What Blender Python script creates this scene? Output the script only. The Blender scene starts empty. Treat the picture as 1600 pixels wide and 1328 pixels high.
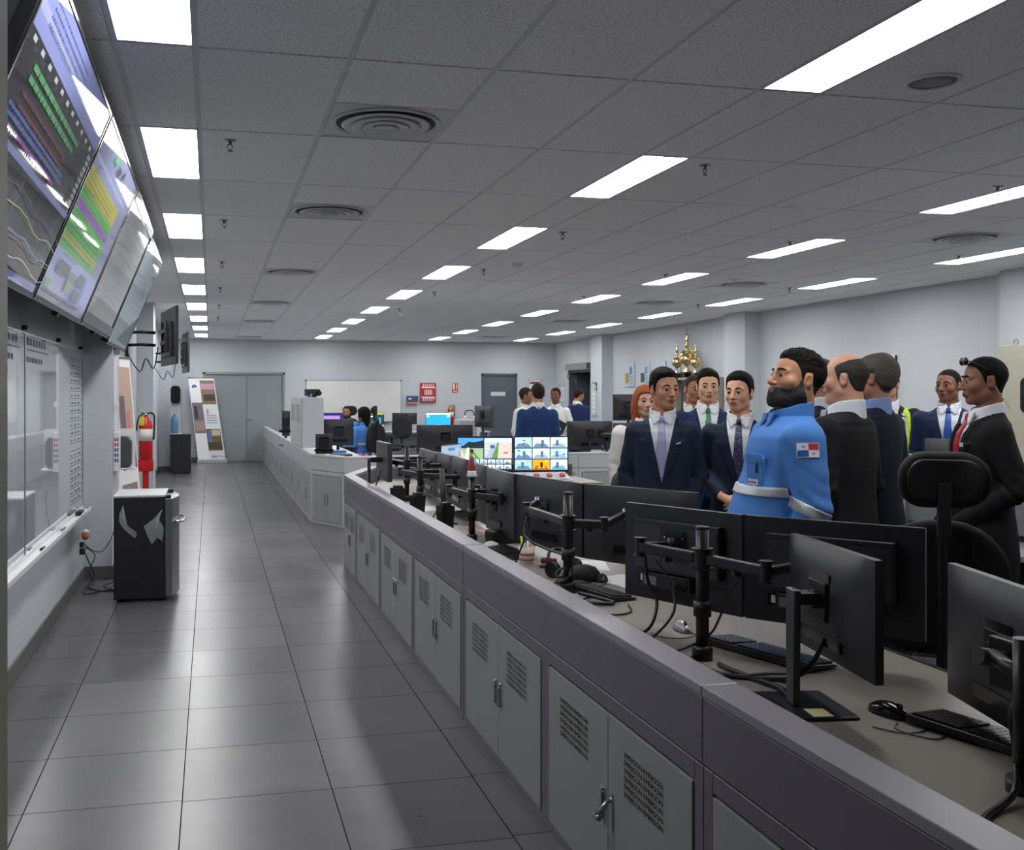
import bpy, bmesh, math, random
import numpy as np
from mathutils import Matrix, Vector
random.seed(7)
SC = bpy.context.scene
COL = SC.collection
# ---------------------------------------------------------------- camera, world, exposure
YAW, EYE, FPX = .2218, 1.57, 1551.0
cam = bpy.data.cameras.new('camera'); camo = bpy.data.objects.new('camera', cam); COL.objects.link(camo)
camo.location = (0, 0, EYE); camo.rotation_euler = (math.pi/2, 0, -YAW)
cam.sensor_fit = 'HORIZONTAL'; cam.sensor_width = 36; cam.lens = 36*FPX/1600
cam.shift_x = (800-679.35)/1600; cam.shift_y = (619-664)/1600
cam.clip_start = .05; cam.clip_end = 100
SC.camera = camo
w = bpy.data.worlds.new('world'); SC.world = w; w.use_nodes = True
w.node_tree.nodes['Background'].inputs[0].default_value = (.5, .55, .62, 1)
w.node_tree.nodes['Background'].inputs[1].default_value = .05
SC.view_settings.view_transform = 'Standard'; SC.view_settings.look = 'None'
SC.view_settings.exposure = .84; SC.view_settings.gamma = 1; SC.view_settings.use_curve_mapping = False
LIGHT_STRENGTH = 14.0
CEIL = 2.94

# ---------------------------------------------------------------- helpers
_c, _s = math.cos(YAW), math.sin(YAW)
def ray(x, y):
    a = (x-679.35)/FPX; b = -(y-619)/FPX
    return (a*_c+_s, -a*_s+_c, b)
def atZ(x, y, z):
    d = ray(x, y); t = (z-EYE)/d[2]; return Vector((d[0]*t, d[1]*t, z))
def atY(x, y, Y):
    d = ray(x, y); t = Y/d[1]; return Vector((d[0]*t, Y, EYE+d[2]*t))
def atX(x, y, X):
    d = ray(x, y); t = X/d[0]; return Vector((X, d[1]*t, EYE+d[2]*t))
def atD(x, y, dep):
    d = ray(x, y); return Vector((d[0]*dep, d[1]*dep, EYE+d[2]*dep))

def lin(c):
    if isinstance(c, str):
        c = [int(c[i:i+2], 16)/255 for i in (0, 2, 4)]
    else: c = [v/255 for v in c]
    return tuple(v/12.92 if v <= .04045 else ((v+.055)/1.055)**2.4 for v in c)
MATS = {}
def mat(name, col=None, rough=.5, metal=0, emit=0, noise=0, nscale=200, bump=0, bscale=300, spec=None, alpha=None, trans=0, coat=0, var2=None):
    if name in MATS: return MATS[name]
    m = bpy.data.materials.new(name); m.use_nodes = True; MATS[name] = m
    nt = m.node_tree; b = nt.nodes['Principled BSDF']
    c = lin(col)
    b.inputs['Base Color'].default_value = (*c, 1)
    b.inputs['Roughness'].default_value = rough; b.inputs['Metallic'].default_value = metal
    if spec is not None: b.inputs['Specular IOR Level'].default_value = spec
    if coat: b.inputs['Coat Weight'].default_value = coat
    if trans: b.inputs['Transmission Weight'].default_value = trans
    if alpha is not None: b.inputs['Alpha'].default_value = alpha
    if emit:
        b.inputs['Emission Color'].default_value = (*c, 1); b.inputs['Emission Strength'].default_value = emit
    tc = nt.nodes.new('ShaderNodeTexCoord')
    if noise:
        n = nt.nodes.new('ShaderNodeTexNoise'); n.inputs['Scale'].default_value = nscale; n.inputs['Detail'].default_value = 3
        nt.links.new(tc.outputs['Object'], n.inputs['Vector'])
        mx = nt.nodes.new('ShaderNodeMix'); mx.data_type = 'RGBA'
        mx.inputs[6].default_value = (*[v*(1-noise) for v in c], 1)
        mx.inputs[7].default_value = (*[min(1, v*(1+noise)) for v in c], 1)
        nt.links.new(n.outputs['Fac'], mx.inputs[0]); nt.links.new(mx.outputs[2], b.inputs['Base Color'])
        if emit: nt.links.new(mx.outputs[2], b.inputs['Emission Color'])
    if bump:
        n = nt.nodes.new('ShaderNodeTexNoise'); n.inputs['Scale'].default_value = bscale; n.inputs['Detail'].default_value = 4
        nt.links.new(tc.outputs['Object'], n.inputs['Vector'])
        bp = nt.nodes.new('ShaderNodeBump'); bp.inputs['Strength'].default_value = bump; bp.inputs['Distance'].default_value = .004
        nt.links.new(n.outputs['Fac'], bp.inputs['Height']); nt.links.new(bp.outputs['Normal'], b.inputs['Normal'])
    return m

class MB:
    """collects shapes; build() links them as one mesh object"""
    def __init__(s, T=None):
        s.v = []; s.f = []; s.k = []; s.sm = []; s.m = 0; s.T = T or Matrix()
    def add(s, vs, fs, smooth=False):
        o = len(s.v); T = s.T
        s.v += [tuple(T @ Vector(p)) for p in vs]
        for f in fs: s.f.append([o+i for i in f]); s.k.append(s.m); s.sm.append(smooth)
        return s
    def box(s, x0, x1, y0, y1, z0, z1):
        vs = [(x, y, z) for z in (z0, z1) for y in (y0, y1) for x in (x0, x1)]
        return s.add(vs, [(0,2,3,1),(4,5,7,6),(0,1,5,4),(2,6,7,3),(0,4,6,2),(1,3,7,5)])
    def cbox(s, c, sz, rz=0):
        T0 = s.T; s.T = T0 @ Matrix.Translation(c) @ Matrix.Rotation(rz, 4, 'Z')
        s.box(-sz[0]/2, sz[0]/2, -sz[1]/2, sz[1]/2, -sz[2]/2, sz[2]/2); s.T = T0; return s
    def quad(s, a, b, c, d): return s.add([a, b, c, d], [(0,1,2,3)])
    def prism(s, pts, a0, a1, ax='z', smooth=False):
        n = len(pts)
        def P(p, h):
            return {'z': (p[0], p[1], h), 'y': (p[0], h, p[1]), 'x': (h, p[0], p[1])}[ax]
        vs = [P(p, a0) for p in pts]+[P(p, a1) for p in pts]
        fs = [tuple(range(n-1, -1, -1)), tuple(range(n, 2*n))]
        if ax == 'y': fs = [f[::-1] for f in fs]
        s.add(vs, fs)
        sd = [((i, (i+1) % n, n+(i+1) % n, n+i) if ax != 'y' else (i, n+i, n+(i+1) % n, (i+1) % n)) for i in range(n)]
        o = len(s.v)-2*n
        for f in sd: s.f.append([o+i for i in f]); s.k.append(s.m); s.sm.append(smooth)
        return s
    def rings(s, rings, cap=True, closed=True, smooth=True):
        n = len(rings[0]); vs = [p for r in rings for p in r]; fs = []
        for i in range(len(rings)-1):
            for j in range(n if closed else n-1):
                a = i*n+j; b = i*n+(j+1) % n
                fs.append((a, b, b+n, a+n))
        s.add(vs, fs, smooth)
        if cap:
            o = len(s.v)-len(vs)
            for f in ([o+j for j in range(n-1, -1, -1)], [o+(len(rings)-1)*n+j for j in range(n)]):
                s.f.append(f); s.k.append(s.m); s.sm.append(False)
        return s
    def tube(s, pts, r, n=10, smooth=True, cap=True):
        pts = [Vector(p) for p in pts]; rs = r if isinstance(r, (list, tuple)) else [r]*len(pts)
        up = None; out = []
        for i, p in enumerate(pts):
            t = (pts[min(i+1, len(pts)-1)]-pts[max(i-1, 0)]).normalized()
            if up is None:
                up = Vector((0, 0, 1)) if abs(t.z) < .9 else Vector((1, 0, 0))
            u = (up-t*up.dot(t)).normalized(); up = u; v = t.cross(u)
            out.append([tuple(p+(u*math.cos(a)+v*math.sin(a))*rs[i]) for a in [2*math.pi*k/n for k in range(n)]])
        return s.rings(out, cap, True, smooth)
    def cyl(s, p0, p1, r, n=16, r2=None, smooth=True): return s.tube([p0, p1], [r, r if r2 is None else r2], n, smooth)
    def lathe(s, prof, c=(0, 0, 0), n=24, smooth=True):
        return s.rings([[(c[0]+r*math.cos(2*math.pi*k/n), c[1]+r*math.sin(2*math.pi*k/n), c[2]+z) for k in range(n)] for r, z in prof], True, True, smooth)
    def ell(s, c, r, n=16, m=10):
        return s.rings([[(c[0]+r[0]*math.sin(t)*math.cos(2*math.pi*k/n), c[1]+r[1]*math.sin(t)*math.sin(2*math.pi*k/n), c[2]-r[2]*math.cos(t)) for k in range(n)] for t in [math.pi*(.02+.96*i/m) for i in range(m+1)]])
    def rslab(s, w, h, r, y0, y1, cx=0, cz=0, n=5, smooth=False):
        """rounded rectangle w x h in XZ extruded along y"""
        return s.prism(rrect(w, h, r, cx, cz, n), y0, y1, 'y', smooth)
    def build(s, name, mats, parent=None, bevel=0, loc=None, rz=None, seg=2, **props):
        me = bpy.data.meshes.new(name); me.from_pydata(s.v, [], s.f)
        for m in (mats if isinstance(mats, (list, tuple)) else [mats]): me.materials.append(m)
        me.polygons.foreach_set('material_index', s.k); me.polygons.foreach_set('use_smooth', s.sm)
        me.update()
        o = bpy.data.objects.new(name, me); COL.objects.link(o)
        if bevel:
            b = o.modifiers.new('bevel', 'BEVEL'); b.width = bevel; b.segments = seg; b.limit_method = 'ANGLE'; b.angle_limit = math.radians(40)
        if parent: o.parent = parent
        if loc is not None: o.location = loc
        if rz is not None: o.rotation_euler.z = rz
        for k_, v_ in props.items(): o[k_] = v_
        return o
def rrect(w, h, r, cx=0, cz=0, n=5):
    pts = []
    for sx, sz, a0 in ((1, 1, 0), (-1, 1, 90), (-1, -1, 180), (1, -1, 270)):
        for i in range(n+1):
            a = math.radians(a0+90*i/n)
            pts.append((cx+sx*(w/2-r)+r*math.cos(a), cz+sz*(h/2-r)+r*math.sin(a)))
    return pts
def smoothpts(pts, k=4):
    """catmull-rom through the points"""
    P = [Vector(p) for p in pts]; out = []
    for i in range(len(P)-1):
        a = P[max(i-1, 0)]; b = P[i]; c = P[i+1]; d = P[min(i+2, len(P)-1)]
        for j in range(k):
            t = j/k
            out.append(.5*((2*b)+(c-a)*t+(2*a-5*b+4*c-d)*t*t+(3*b-a-3*c+d)*t*t*t))
    out.append(P[-1]); return out
def thing(name, label, cat, loc=(0, 0, 0), rz=0, group=None):
    o = bpy.data.objects.new(name, None); COL.objects.link(o); o.empty_display_size = .1
    o.location = loc; o.rotation_euler = (0, 0, rz); o['label'] = label; o['category'] = cat
    if group: o['group'] = group
    return o
def tag(o, label, cat, group=None):
    o['label'] = label; o['category'] = cat
    if group: o['group'] = group
    return o
def struct(o): o['kind'] = 'structure'; return o
def dup(root, loc=None, rz=None, label=None, group=None):
    kids = {}
    for o in COL.objects:
        if o.parent: kids.setdefault(o.parent, []).append(o)
    def cp(o, par):
        c = o.copy(); COL.objects.link(c)
        if par: c.parent = par
        for ch in kids.get(o, []): cp(ch, c)
        return c
    r = cp(root, None)
    if loc is not None: r.location = loc
    if rz is not None: r.rotation_euler.z = rz
    if label: r['label'] = label
    if group: r['group'] = group
    return r
def textmesh(txt, size, name, m, parent=None, align='LEFT', ext=.0004, extra=None, space=1.0, lines=1.0):
    cu = bpy.data.curves.new('t', 'FONT'); cu.body = txt; cu.size = size; cu.align_x = align; cu.extrude = ext
    cu.resolution_u = 2; cu.space_character = space; cu.space_line = lines
    o = bpy.data.objects.new('t', cu); COL.objects.link(o)
    dg = bpy.context.evaluated_depsgraph_get(); me = bpy.data.meshes.new_from_object(o.evaluated_get(dg))
    bpy.data.objects.remove(o); me.name = name; me.materials.clear(); me.materials.append(m)
    r = bpy.data.objects.new(name, me); COL.objects.link(r)
    if parent: r.parent = parent
    return r
ORD = ['first', 'second', 'third', 'fourth', 'fifth', 'sixth', 'seventh', 'eighth', 'ninth', 'tenth', 'eleventh', 'twelfth']

# ---------------------------------------------------------------- shared materials
BLACK = mat('black_plastic', '111215', .42, bump=.15, bscale=900)
BLACKG = mat('black_gloss', '0c0d0f', .15)
DARK = mat('dark_grey_plastic', '232427', .45, bump=.12, bscale=800)
MONB = mat('monitor_back', '212227', .38, bump=.1, bscale=1200)
MONG = mat('monitor_back_grey', '3c3d41', .4, bump=.1, bscale=1200)
BLKMET = mat('black_metal', '0e0f11', .38, .1)
CABLE = mat('cable_rubber', '0d0d0f', .4)
CHROME = mat('chrome', 'c8c8cc', .18, 1)
STEEL = mat('brushed_steel', '9b9ca0', .3, 1, noise=.1, nscale=60)
WHITE = mat('white_plastic', 'dcdde0', .4)
PAPER = mat('paper', 'e4e4e2', .8)
WALL = mat('wall_paint', 'bcc0c6', .72, noise=.02, nscale=3, bump=.05, bscale=250)
BASEB = mat('baseboard_rubber', '5b5a59', .5)
LGREY = mat('light_grey_laminate', 'b4b5bb', .45, noise=.02, nscale=40)
MAUVE = mat('mauve_grey_laminate', '615b66', .42, noise=.05, nscale=400)
CAPM = mat('console_cap_laminate', '837f88', .32, noise=.07, nscale=500)
DOORG = mat('grey_painted_steel', '878988', .42, noise=.03, nscale=300, bump=.06, bscale=500)
DESKM = mat('desk_laminate', '857f77', .35, noise=.04, nscale=200)
BLKINK = mat('dark_perforation', '1f2022', .7)
RED = mat('red_paint', 'c11420', .35)
DOORP = mat('door_grey_paint', '8a9194', .45, noise=.02, nscale=60)
DOORD = mat('door_dark_paint', '555a64', .45, noise=.03, nscale=60)
# ================================================================ setting
YF, XL, XR, YB = 24.3, -1.06, 8.65, -1.3
def node_floor():
    m = bpy.data.materials.new('floor_tiles'); m.use_nodes = True; nt = m.node_tree; N = nt.nodes; L = nt.links
    b = N['Principled BSDF']; g = N.new('ShaderNodeNewGeometry'); sp = N.new('ShaderNodeSeparateXYZ'); L.new(g.outputs['Position'], sp.inputs[0])
    def mth(op, a, bb=None, cc=None):
        n = N.new('ShaderNodeMath'); n.operation = op
        for i, v in enumerate((a, bb, cc)):
            if v is None: continue
            if isinstance(v, (int, float)): n.inputs[i].default_value = v
            else: L.new(v, n.inputs[i])
        return n.outputs[0]
    T = .5804
    u = mth('DIVIDE', mth('ADD', sp.outputs[0], .1086), T); v = mth('DIVIDE', mth('SUBTRACT', sp.outputs[1], 3.9877), T)
    fu, fv = mth('FLOOR', u), mth('FLOOR', v)
    # each column of tiles is laid with its own small shift
    cmb = N.new('ShaderNodeCombineXYZ'); L.new(fu, cmb.inputs[0])
    wn0 = N.new('ShaderNodeTexWhiteNoise'); L.new(cmb.outputs[0], wn0.inputs[0])
    v2 = mth('ADD', v, mth('MULTIPLY', wn0.outputs[0], .07)); fv = mth('FLOOR', v2)
    du = mth('MULTIPLY', mth('SUBTRACT', .5, mth('ABSOLUTE', mth('SUBTRACT', mth('FRACT', u), .5))), T)
    dv = mth('MULTIPLY', mth('SUBTRACT', .5, mth('ABSOLUTE', mth('SUBTRACT', mth('FRACT', v2), .5))), T)
    line = mth('LESS_THAN', mth('MINIMUM', du, dv), .0022)
    c2 = N.new('ShaderNodeCombineXYZ'); L.new(fu, c2.inputs[0]); L.new(fv, c2.inputs[1])
    wn = N.new('ShaderNodeTexWhiteNoise'); L.new(c2.outputs[0], wn.inputs[0])
    no = N.new('ShaderNodeTexNoise'); no.inputs['Scale'].default_value = 1; no.inputs['Detail'].default_value = 5; no.inputs['Roughness'].default_value = .5
    mp = N.new('ShaderNodeMapping'); mp.inputs['Scale'].default_value = (3, 6, 1); L.new(g.outputs['Position'], mp.inputs[0])
    ad = N.new('ShaderNodeVectorMath'); ad.operation = 'ADD'; L.new(mp.outputs[0], ad.inputs[0]); L.new(wn.outputs[1], ad.inputs[1]); L.new(ad.outputs[0], no.inputs['Vector'])
    tone = mth('ADD', mth('MULTIPLY', mth('SUBTRACT', wn.outputs[0], .5), .3), mth('MULTIPLY', mth('SUBTRACT', no.outputs[0], .5), .8))
    cr = N.new('ShaderNodeValToRGB'); cr.color_ramp.elements[0].color = (*lin('444448'), 1); cr.color_ramp.elements[1].color = (*lin('6a686b'), 1)
    L.new(mth('ADD', tone, .5), cr.inputs[0])
    mx = N.new('ShaderNodeMix'); mx.data_type = 'RGBA'; L.new(line, mx.inputs[0]); L.new(cr.outputs[0], mx.inputs[6]); mx.inputs[7].default_value = (*lin('1e1e20'), 1)
    L.new(mx.outputs[2], b.inputs['Base Color']); L.new(mth('SUBTRACT', .6, mth('MULTIPLY', line, .6)), b.inputs['Specular IOR Level'])
    L.new(mth('ADD', mth('ADD', .25, mth('MULTIPLY', no.outputs[0], .07)), mth('ADD', mth('MULTIPLY', wn.outputs[0], .05), mth('MULTIPLY', line, .6))), b.inputs['Roughness'])
    bp = N.new('ShaderNodeBump'); bp.inputs['Strength'].default_value = .12; bp.inputs['Distance'].default_value = .004
    L.new(mth('MULTIPLY', line, -1), bp.inputs['Height']); L.new(bp.outputs[0], b.inputs['Normal'])
    return m
def node_ceiling():
    m = bpy.data.materials.new('ceiling_tile'); m.use_nodes = True; nt = m.node_tree; N = nt.nodes; L = nt.links; b = N['Principled BSDF']
    g = N.new('ShaderNodeNewGeometry'); no = N.new('ShaderNodeTexNoise'); no.inputs['Scale'].default_value = 110; no.inputs['Detail'].default_value = 2
    L.new(g.outputs['Position'], no.inputs['Vector'])
    cr = N.new('ShaderNodeValToRGB'); cr.color_ramp.elements[0].position = .33; cr.color_ramp.elements[1].position = .44
    cr.color_ramp.elements[0].color = (*lin('b4b4b4'), 1); cr.color_ramp.elements[1].color = (*lin('f4f4f3'), 1)
    L.new(no.outputs[0], cr.inputs[0]); L.new(cr.outputs[0], b.inputs['Base Color']); b.inputs['Roughness'].default_value = .9
    bp = N.new('ShaderNodeBump'); bp.inputs['Strength'].default_value = .4; bp.inputs['Distance'].default_value = .003; L.new(no.outputs[0], bp.inputs['Height']); L.new(bp.outputs[0], b.inputs['Normal'])
    return m
FLOORM, CEILM = node_floor(), node_ceiling()
TBAR = mat('ceiling_grid_metal', 'd4d5d6', .5)
struct(MB().box(XL-.3, XR+.3, YB-.2, YF+.2, -.1, 0).build('floor', FLOORM))
# ---- ceiling: real tiles lying in a metal grid, a dark void above the gaps
GX0, GY0, TX, TY = -.0586, 3.9966, .61, 1.22
xi = [-2.5, -1.5, -.5, 0, 1, 2, 3, 4, 4.5, 5.5, 6.5, 7.5, 8.5, 9, 10, 11, 12, 12.5, 13.5, 14.5]
jr = range(-7, 17)
lightcols = {-.5: 'over the left aisle', 4: 'over the near console', 8.5: 'over the standing group', 12: 'beside the right wall'}
diff = {(1, 0): 1, (1, 2): 1, (1, 5): 1, (1, 8): 1, (1, 11): 1, (1, 15): 1, (10, 2): 1, (10, 5): 1, (10, 7): 1, (10, 10): 1, (10, 14): 1}
cb = MB(); gb = MB()
X = lambda i: GX0+TX*i
Yj = lambda j: GY0+TY*j
CX0, CX1 = XL-.25, XR+.25
for a in range(len(xi)-1):
    for j in jr:
        x0, x1 = max(X(xi[a]), CX0), min(X(xi[a+1]), CX1); y0, y1 = max(Yj(j), YB), min(Yj(j+1), YF)
        if x1-x0 < .05 or y1-y0 < .05: continue
        if xi[a] in lightcols and j % 2: continue        # a light fills this opening (odd j)
        if (xi[a], j) in diff: y1 = (y0+y1)/2
        cb.box(x0+.013, x1-.013, y0+.009, y1-.009, CEIL-.004, CEIL+.012)
cb.m = 1; cb.box(CX0, CX1, YB, YF, CEIL+.05, CEIL+.08)
struct(cb.build('ceiling', [CEILM, mat('plenum_void', '17181a', .9)]))
for i in xi:
    if CX0 < X(i) < CX1: gb.box(X(i)-.0125, X(i)+.0125, YB, YF, CEIL, CEIL+.01)
for j in jr:
    if YB < Yj(j) < YF: gb.box(CX0, CX1, Yj(j)-.006, Yj(j)+.006, CEIL+.001, CEIL+.012)
for (i, j) in diff:
    gb.box(X(i), X(i+1), Yj(j)+TY/2-.006, Yj(j)+TY/2+.006, CEIL+.001, CEIL+.012)
struct(gb.build('trim_1', TBAR))
# ---- lights
LM = mat('light_diffuser', (252, 252, 252), .5, emit=LIGHT_STRENGTH)
def make_light(label, loc, grp):
    t = thing('ceiling_light', label, 'ceiling light', loc, 0, grp)
    MB().box(-.138, .138, -.585, .585, 0, .004).build('diffuser', LM, t)
    f = MB()
    for x in (-1, 1): f.box(x*.141-.003*1, x*.141+.003, -.6, .6, -.004, .012)
    for y in (-1, 1): f.box(-.144, .144, y*.59-.004, y*.59+.004, -.004, .012)
    f.build('frame', TBAR, t); return t
proto = None
rownames = {-.5: 0, 4: 0, 8.5: 0, 12: 0}
for i in (-.5, 4, 8.5, 12):
    k = 0
    for j in range(-1, 16, 2):
        if j == 15 and i != -.5 and False: continue
        loc = (X(i)+.1525, Yj(j)+TY/2, CEIL-.001)
        if loc[1]+.6 > YF: continue
        vis = True
        if vis: k += 1
        lab = 'recessed rectangular ceiling light, %s from the camera in the row %s' % (ORD[k-1], lightcols[i]) if vis else 'recessed rectangular ceiling light behind the camera, outside the picture'
        if proto is None: proto = make_light(lab, loc, 'recessed ceiling lights'); 
        else: dup(proto, loc, 0, lab)
# ---- round air diffusers in the ceiling
DIFM = mat('diffuser_metal', 'd4d5d8', .45)
DIFB = mat('diffuser_inside', '808185', .8)
d0 = thing('air_diffuser', 'x', 'air vent', (0, 0, 0), 0, 'round ceiling air diffusers')
f = MB(); f.box(-.29, .29, -.29, .29, .004, .012); f.build('face_plate', DIFM, d0)
f = MB(); f.lathe([(.27, .004), (.275, -.004), (.262, -.008), (.25, .0)], n=40); f.build('outer_ring', DIFM, d0)
f = MB(); f.lathe([(.25, -.0005), (.2, -.0005)], n=40); f.build('throat', DIFB, d0)
for r, z in ((.225, -.01), (.175, -.016), (.12, -.02), (.065, -.024)):
    f = MB(); f.lathe([(r, z), (r-.022, z-.006), (r-.05, .0)], n=36); f.build('ring', DIFM, d0)
dn = [('nearest big round ceiling air diffuser, above the floor aisle', 1, 0), ('second round air diffuser from the camera in the left ceiling column', 1, 2), ('third round air diffuser from the camera in the left ceiling column', 1, 5),
      ('fourth round air diffuser from the camera in the left ceiling column', 1, 8), ('fifth round air diffuser from the camera in the left ceiling column', 1, 11), ('farthest round air diffuser in the left ceiling column, near the double door', 1, 15),
      ('round ceiling air diffuser at the right, nearest of the right ceiling column', 10, 2), ('round ceiling air diffuser over the bearded man, second of the right column', 10, 5), ('third round air diffuser of the right ceiling column', 10, 7),
      ('fourth round air diffuser of the right ceiling column', 10, 10), ('farthest round air diffuser of the right ceiling column, before the far wall', 10, 14)]
for k, (lab, i, j) in enumerate(dn):
    loc = (X(i)+TX/2, Yj(j)+TY*.75, CEIL-.004)
    if k == 0: d0.location = loc; d0['label'] = lab
    else: dup(d0, loc, 0, lab)
# ---- sprinklers, detectors, speaker
BRASS = mat('brass', '6e6355', .35, 1)
s0 = thing('sprinkler', 'x', 'sprinkler', (0, 0, 0), 0, 'ceiling sprinkler heads')
MB().lathe([(.034, 0), (.032, -.005), (.012, -.008)], n=20).build('escutcheon', STEEL, s0)
f = MB(); f.cyl((0, 0, -.005), (0, 0, -.025), .011, 12)
for a in (-1, 1): f.tube([(a*.009, 0, -.02), (a*.014, 0, -.035), (a*.004, 0, -.05)], .003, 6)
f.cyl((0, 0, -.048), (0, 0, -.056), .004, 8); f.build('sprinkler_body', BRASS, s0)
MB().lathe([(.017, -.056), (.017, -.059), (.003, -.060)], n=14).build('deflector', BRASS, s0)
sp = [(.098, 5.41, 'nearest sprinkler head, beside the second aisle light'), (.099, 7.87, 'second sprinkler head beside the aisle lights'), (.108, 10.3, 'third sprinkler head beside the aisle lights'), (.115, 12.75, 'fourth sprinkler head beside the aisle lights'),
      (.12, 15.2, 'fifth sprinkler head beside the aisle lights'), (.12, 17.6, 'sixth sprinkler head beside the aisle lights'), (2.848, 5.375, 'sprinkler head right of the second light over the near console'), (2.857, 7.83, 'sprinkler head right of the third light over the near console'),
      (2.86, 10.3, 'sprinkler head right of the fourth light over the near console'), (2.86, 12.7, 'sprinkler head right of the fifth light over the near console'), (2.86, 15.2, 'sprinkler head right of the sixth light over the near console'),
      (5.0, 5.5, 'sprinkler head by the nearest light at the right edge of the picture'), (5.0, 7.876, 'sprinkler head left of the second light over the group'), (4.98, 10.3, 'sprinkler head left of the third light over the group'), (4.98, 12.8, 'sprinkler head left of the fourth light over the group'),
      (7.1, 8.3, 'sprinkler head by the second light beside the right wall'), (7.1, 11.2, 'sprinkler head by the third light beside the right wall'), (7.1, 13.6, 'sprinkler head by the fourth light beside the right wall')]
for k, (x, y, lab) in enumerate(sp):
    if k == 0: s0.location = (x, y, CEIL-.004); s0['label'] = lab
    else: dup(s0, (x, y, CEIL-.004), 0, lab)
t = thing('ceiling_speaker', 'round flush ceiling speaker in the near right ceiling tile', 'speaker', (3.05, 3.72, CEIL-.004))
MB().lathe([(.115, 0), (.113, -.008), (.1, -.012), (.095, -.006)], n=32).build('rim', DIFM, t)
MB().lathe([(.095, -.006), (.02, -.0085)], n=32).build('grille', mat('speaker_grille', '9a9ea4', .6, bump=.5, bscale=1500), t)
for x, y, lab in ((3.08, 9.78, 'white smoke detector beside the near console lights'), (3.07, 16.06, 'farther white smoke detector on the ceiling towards the far wall'), (5.9, 10.5, 'white smoke detector above the standing group')):
    t = thing('smoke_detector', lab, 'smoke detector', (x, y, CEIL-.004))
    MB().lathe([(.06, 0), (.06, -.012), (.052, -.018)], n=24).build('base', WHITE, t)
    MB().lathe([(.042, -.018), (.04, -.04), (.025, -.05)], n=24).build('sensor_dome', WHITE, t)
# ---- walls
def wall(name, x0, x1, y0, y1, z0=0, z1=CEIL+.05, m=WALL): return struct(MB().box(x0, x1, y0, y1, z0, z1).build(name, m))
wb = MB(); wb.box(XL-.2, XL, YB, YF+.2, 0, CEIL+.05)
for y in (8.93, 15.1, 21.35): wb.box(XL, XL+.235, y, y+.62, 0, CEIL+.05)
struct(wb.build('wall_left', WALL))
struct(MB().box(XL-.2, XR+.2, YB-.2, YB, 0, CEIL+.05).build('wall_back', WALL))
wb = MB()
# far wall with openings for the double door and the single door
DD = (-.19, 1.75, 2.15); SD = (6.69, 7.64, 2.15)
wb.box(XL-.2, DD[0], YF, YF+.2, 0, CEIL+.05); wb.box(DD[0], DD[1], YF, YF+.2, DD[2], CEIL+.05); wb.box(DD[1], SD[0], YF, YF+.2, 0, CEIL+.05)
wb.box(SD[0], SD[1], YF, YF+.2, SD[2], CEIL+.05); wb.box(SD[1], XR+.2, YF, YF+.2, 0, CEIL+.05)
struct(wb.build('wall_far', WALL))
wb = MB(); RD = (21.35, 23.25, 2.2)
wb.box(XR, XR+.2, YB, RD[0], 0, CEIL+.05); wb.box(XR, XR+.2, RD[0], RD[1], RD[2], CEIL+.05); wb.box(XR, XR+.2, RD[1], YF+.2, 0, CEIL+.05)
for y in (14.5, 20.5, 8.55, 2.6): wb.box(XR-.26, XR, y, y+.66, 0, CEIL+.05)
struct(wb.build('wall_right', WALL))
# corridor behind the right-hand door
wb = MB(); wb.box(XR+.2, XR+1.6, RD[1]+.5, RD[1]+.6, 0, 2.6); wb.box(XR+1.6, XR+1.7, RD[0]-.6, RD[1]+.6, 0, 2.6); wb.box(XR+.2, XR+1.7, RD[0]-.6, RD[0]-.5, 0, 2.6); wb.box(XR+.2, XR+1.7, RD[0]-.6, RD[1]+.6, 2.6, 2.7)
struct(wb.build('wall_corridor', mat('corridor_paint', '6f737b', .7)))
bl = MB()
H_ = .115
def bseg(y0, y1, x): bl.box(x, x+.012, y0, y1, 0, H_)
bseg(YB, 8.93, XL); 
for y, yn in ((8.93, 15.1), (15.1, 21.35), (21.35, YF)):
    bl.box(XL, XL+.247, y-.012, y, 0, H_); bl.box(XL+.235, XL+.247, y, y+.62, 0, H_); bl.box(XL, XL+.247, y+.62, y+.632, 0, H_); bl.box(XL, XL+.012, y+.632, yn-.012, 0, H_)
struct(bl.build('baseboard_left', BASEB, bevel=.004))
bl = MB(); bl.box(XL+.012, DD[0]-.06, YF-.012, YF, 0, H_); bl.box(DD[1]+.06, SD[0]-.06, YF-.012, YF, 0, H_); bl.box(SD[1]+.06, XR, YF-.012, YF, 0, H_)
struct(bl.build('baseboard_far', BASEB))
bl = MB(); bl.box(XR-.012, XR, YB, 2.6, 0, H_); bl.box(XR-.012, XR, 3.26, 8.55, 0, H_); bl.box(XR-.012, XR, 9.21, 14.5, 0, H_); bl.box(XR-.012, XR, 15.16, 20.5, 0, H_)
struct(bl.build('baseboard_right', BASEB))
# near door jamb at the left edge of the view
x0 = atD(17, 600, .9)
x0 = atD(13, 600, 1.0)
struct(MB().box(XL, x0.x, x0.y-.12, x0.y, 0, CEIL).build('trim_2', mat('jamb_paint', '8d8b7f', .5), bevel=.004))
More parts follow.
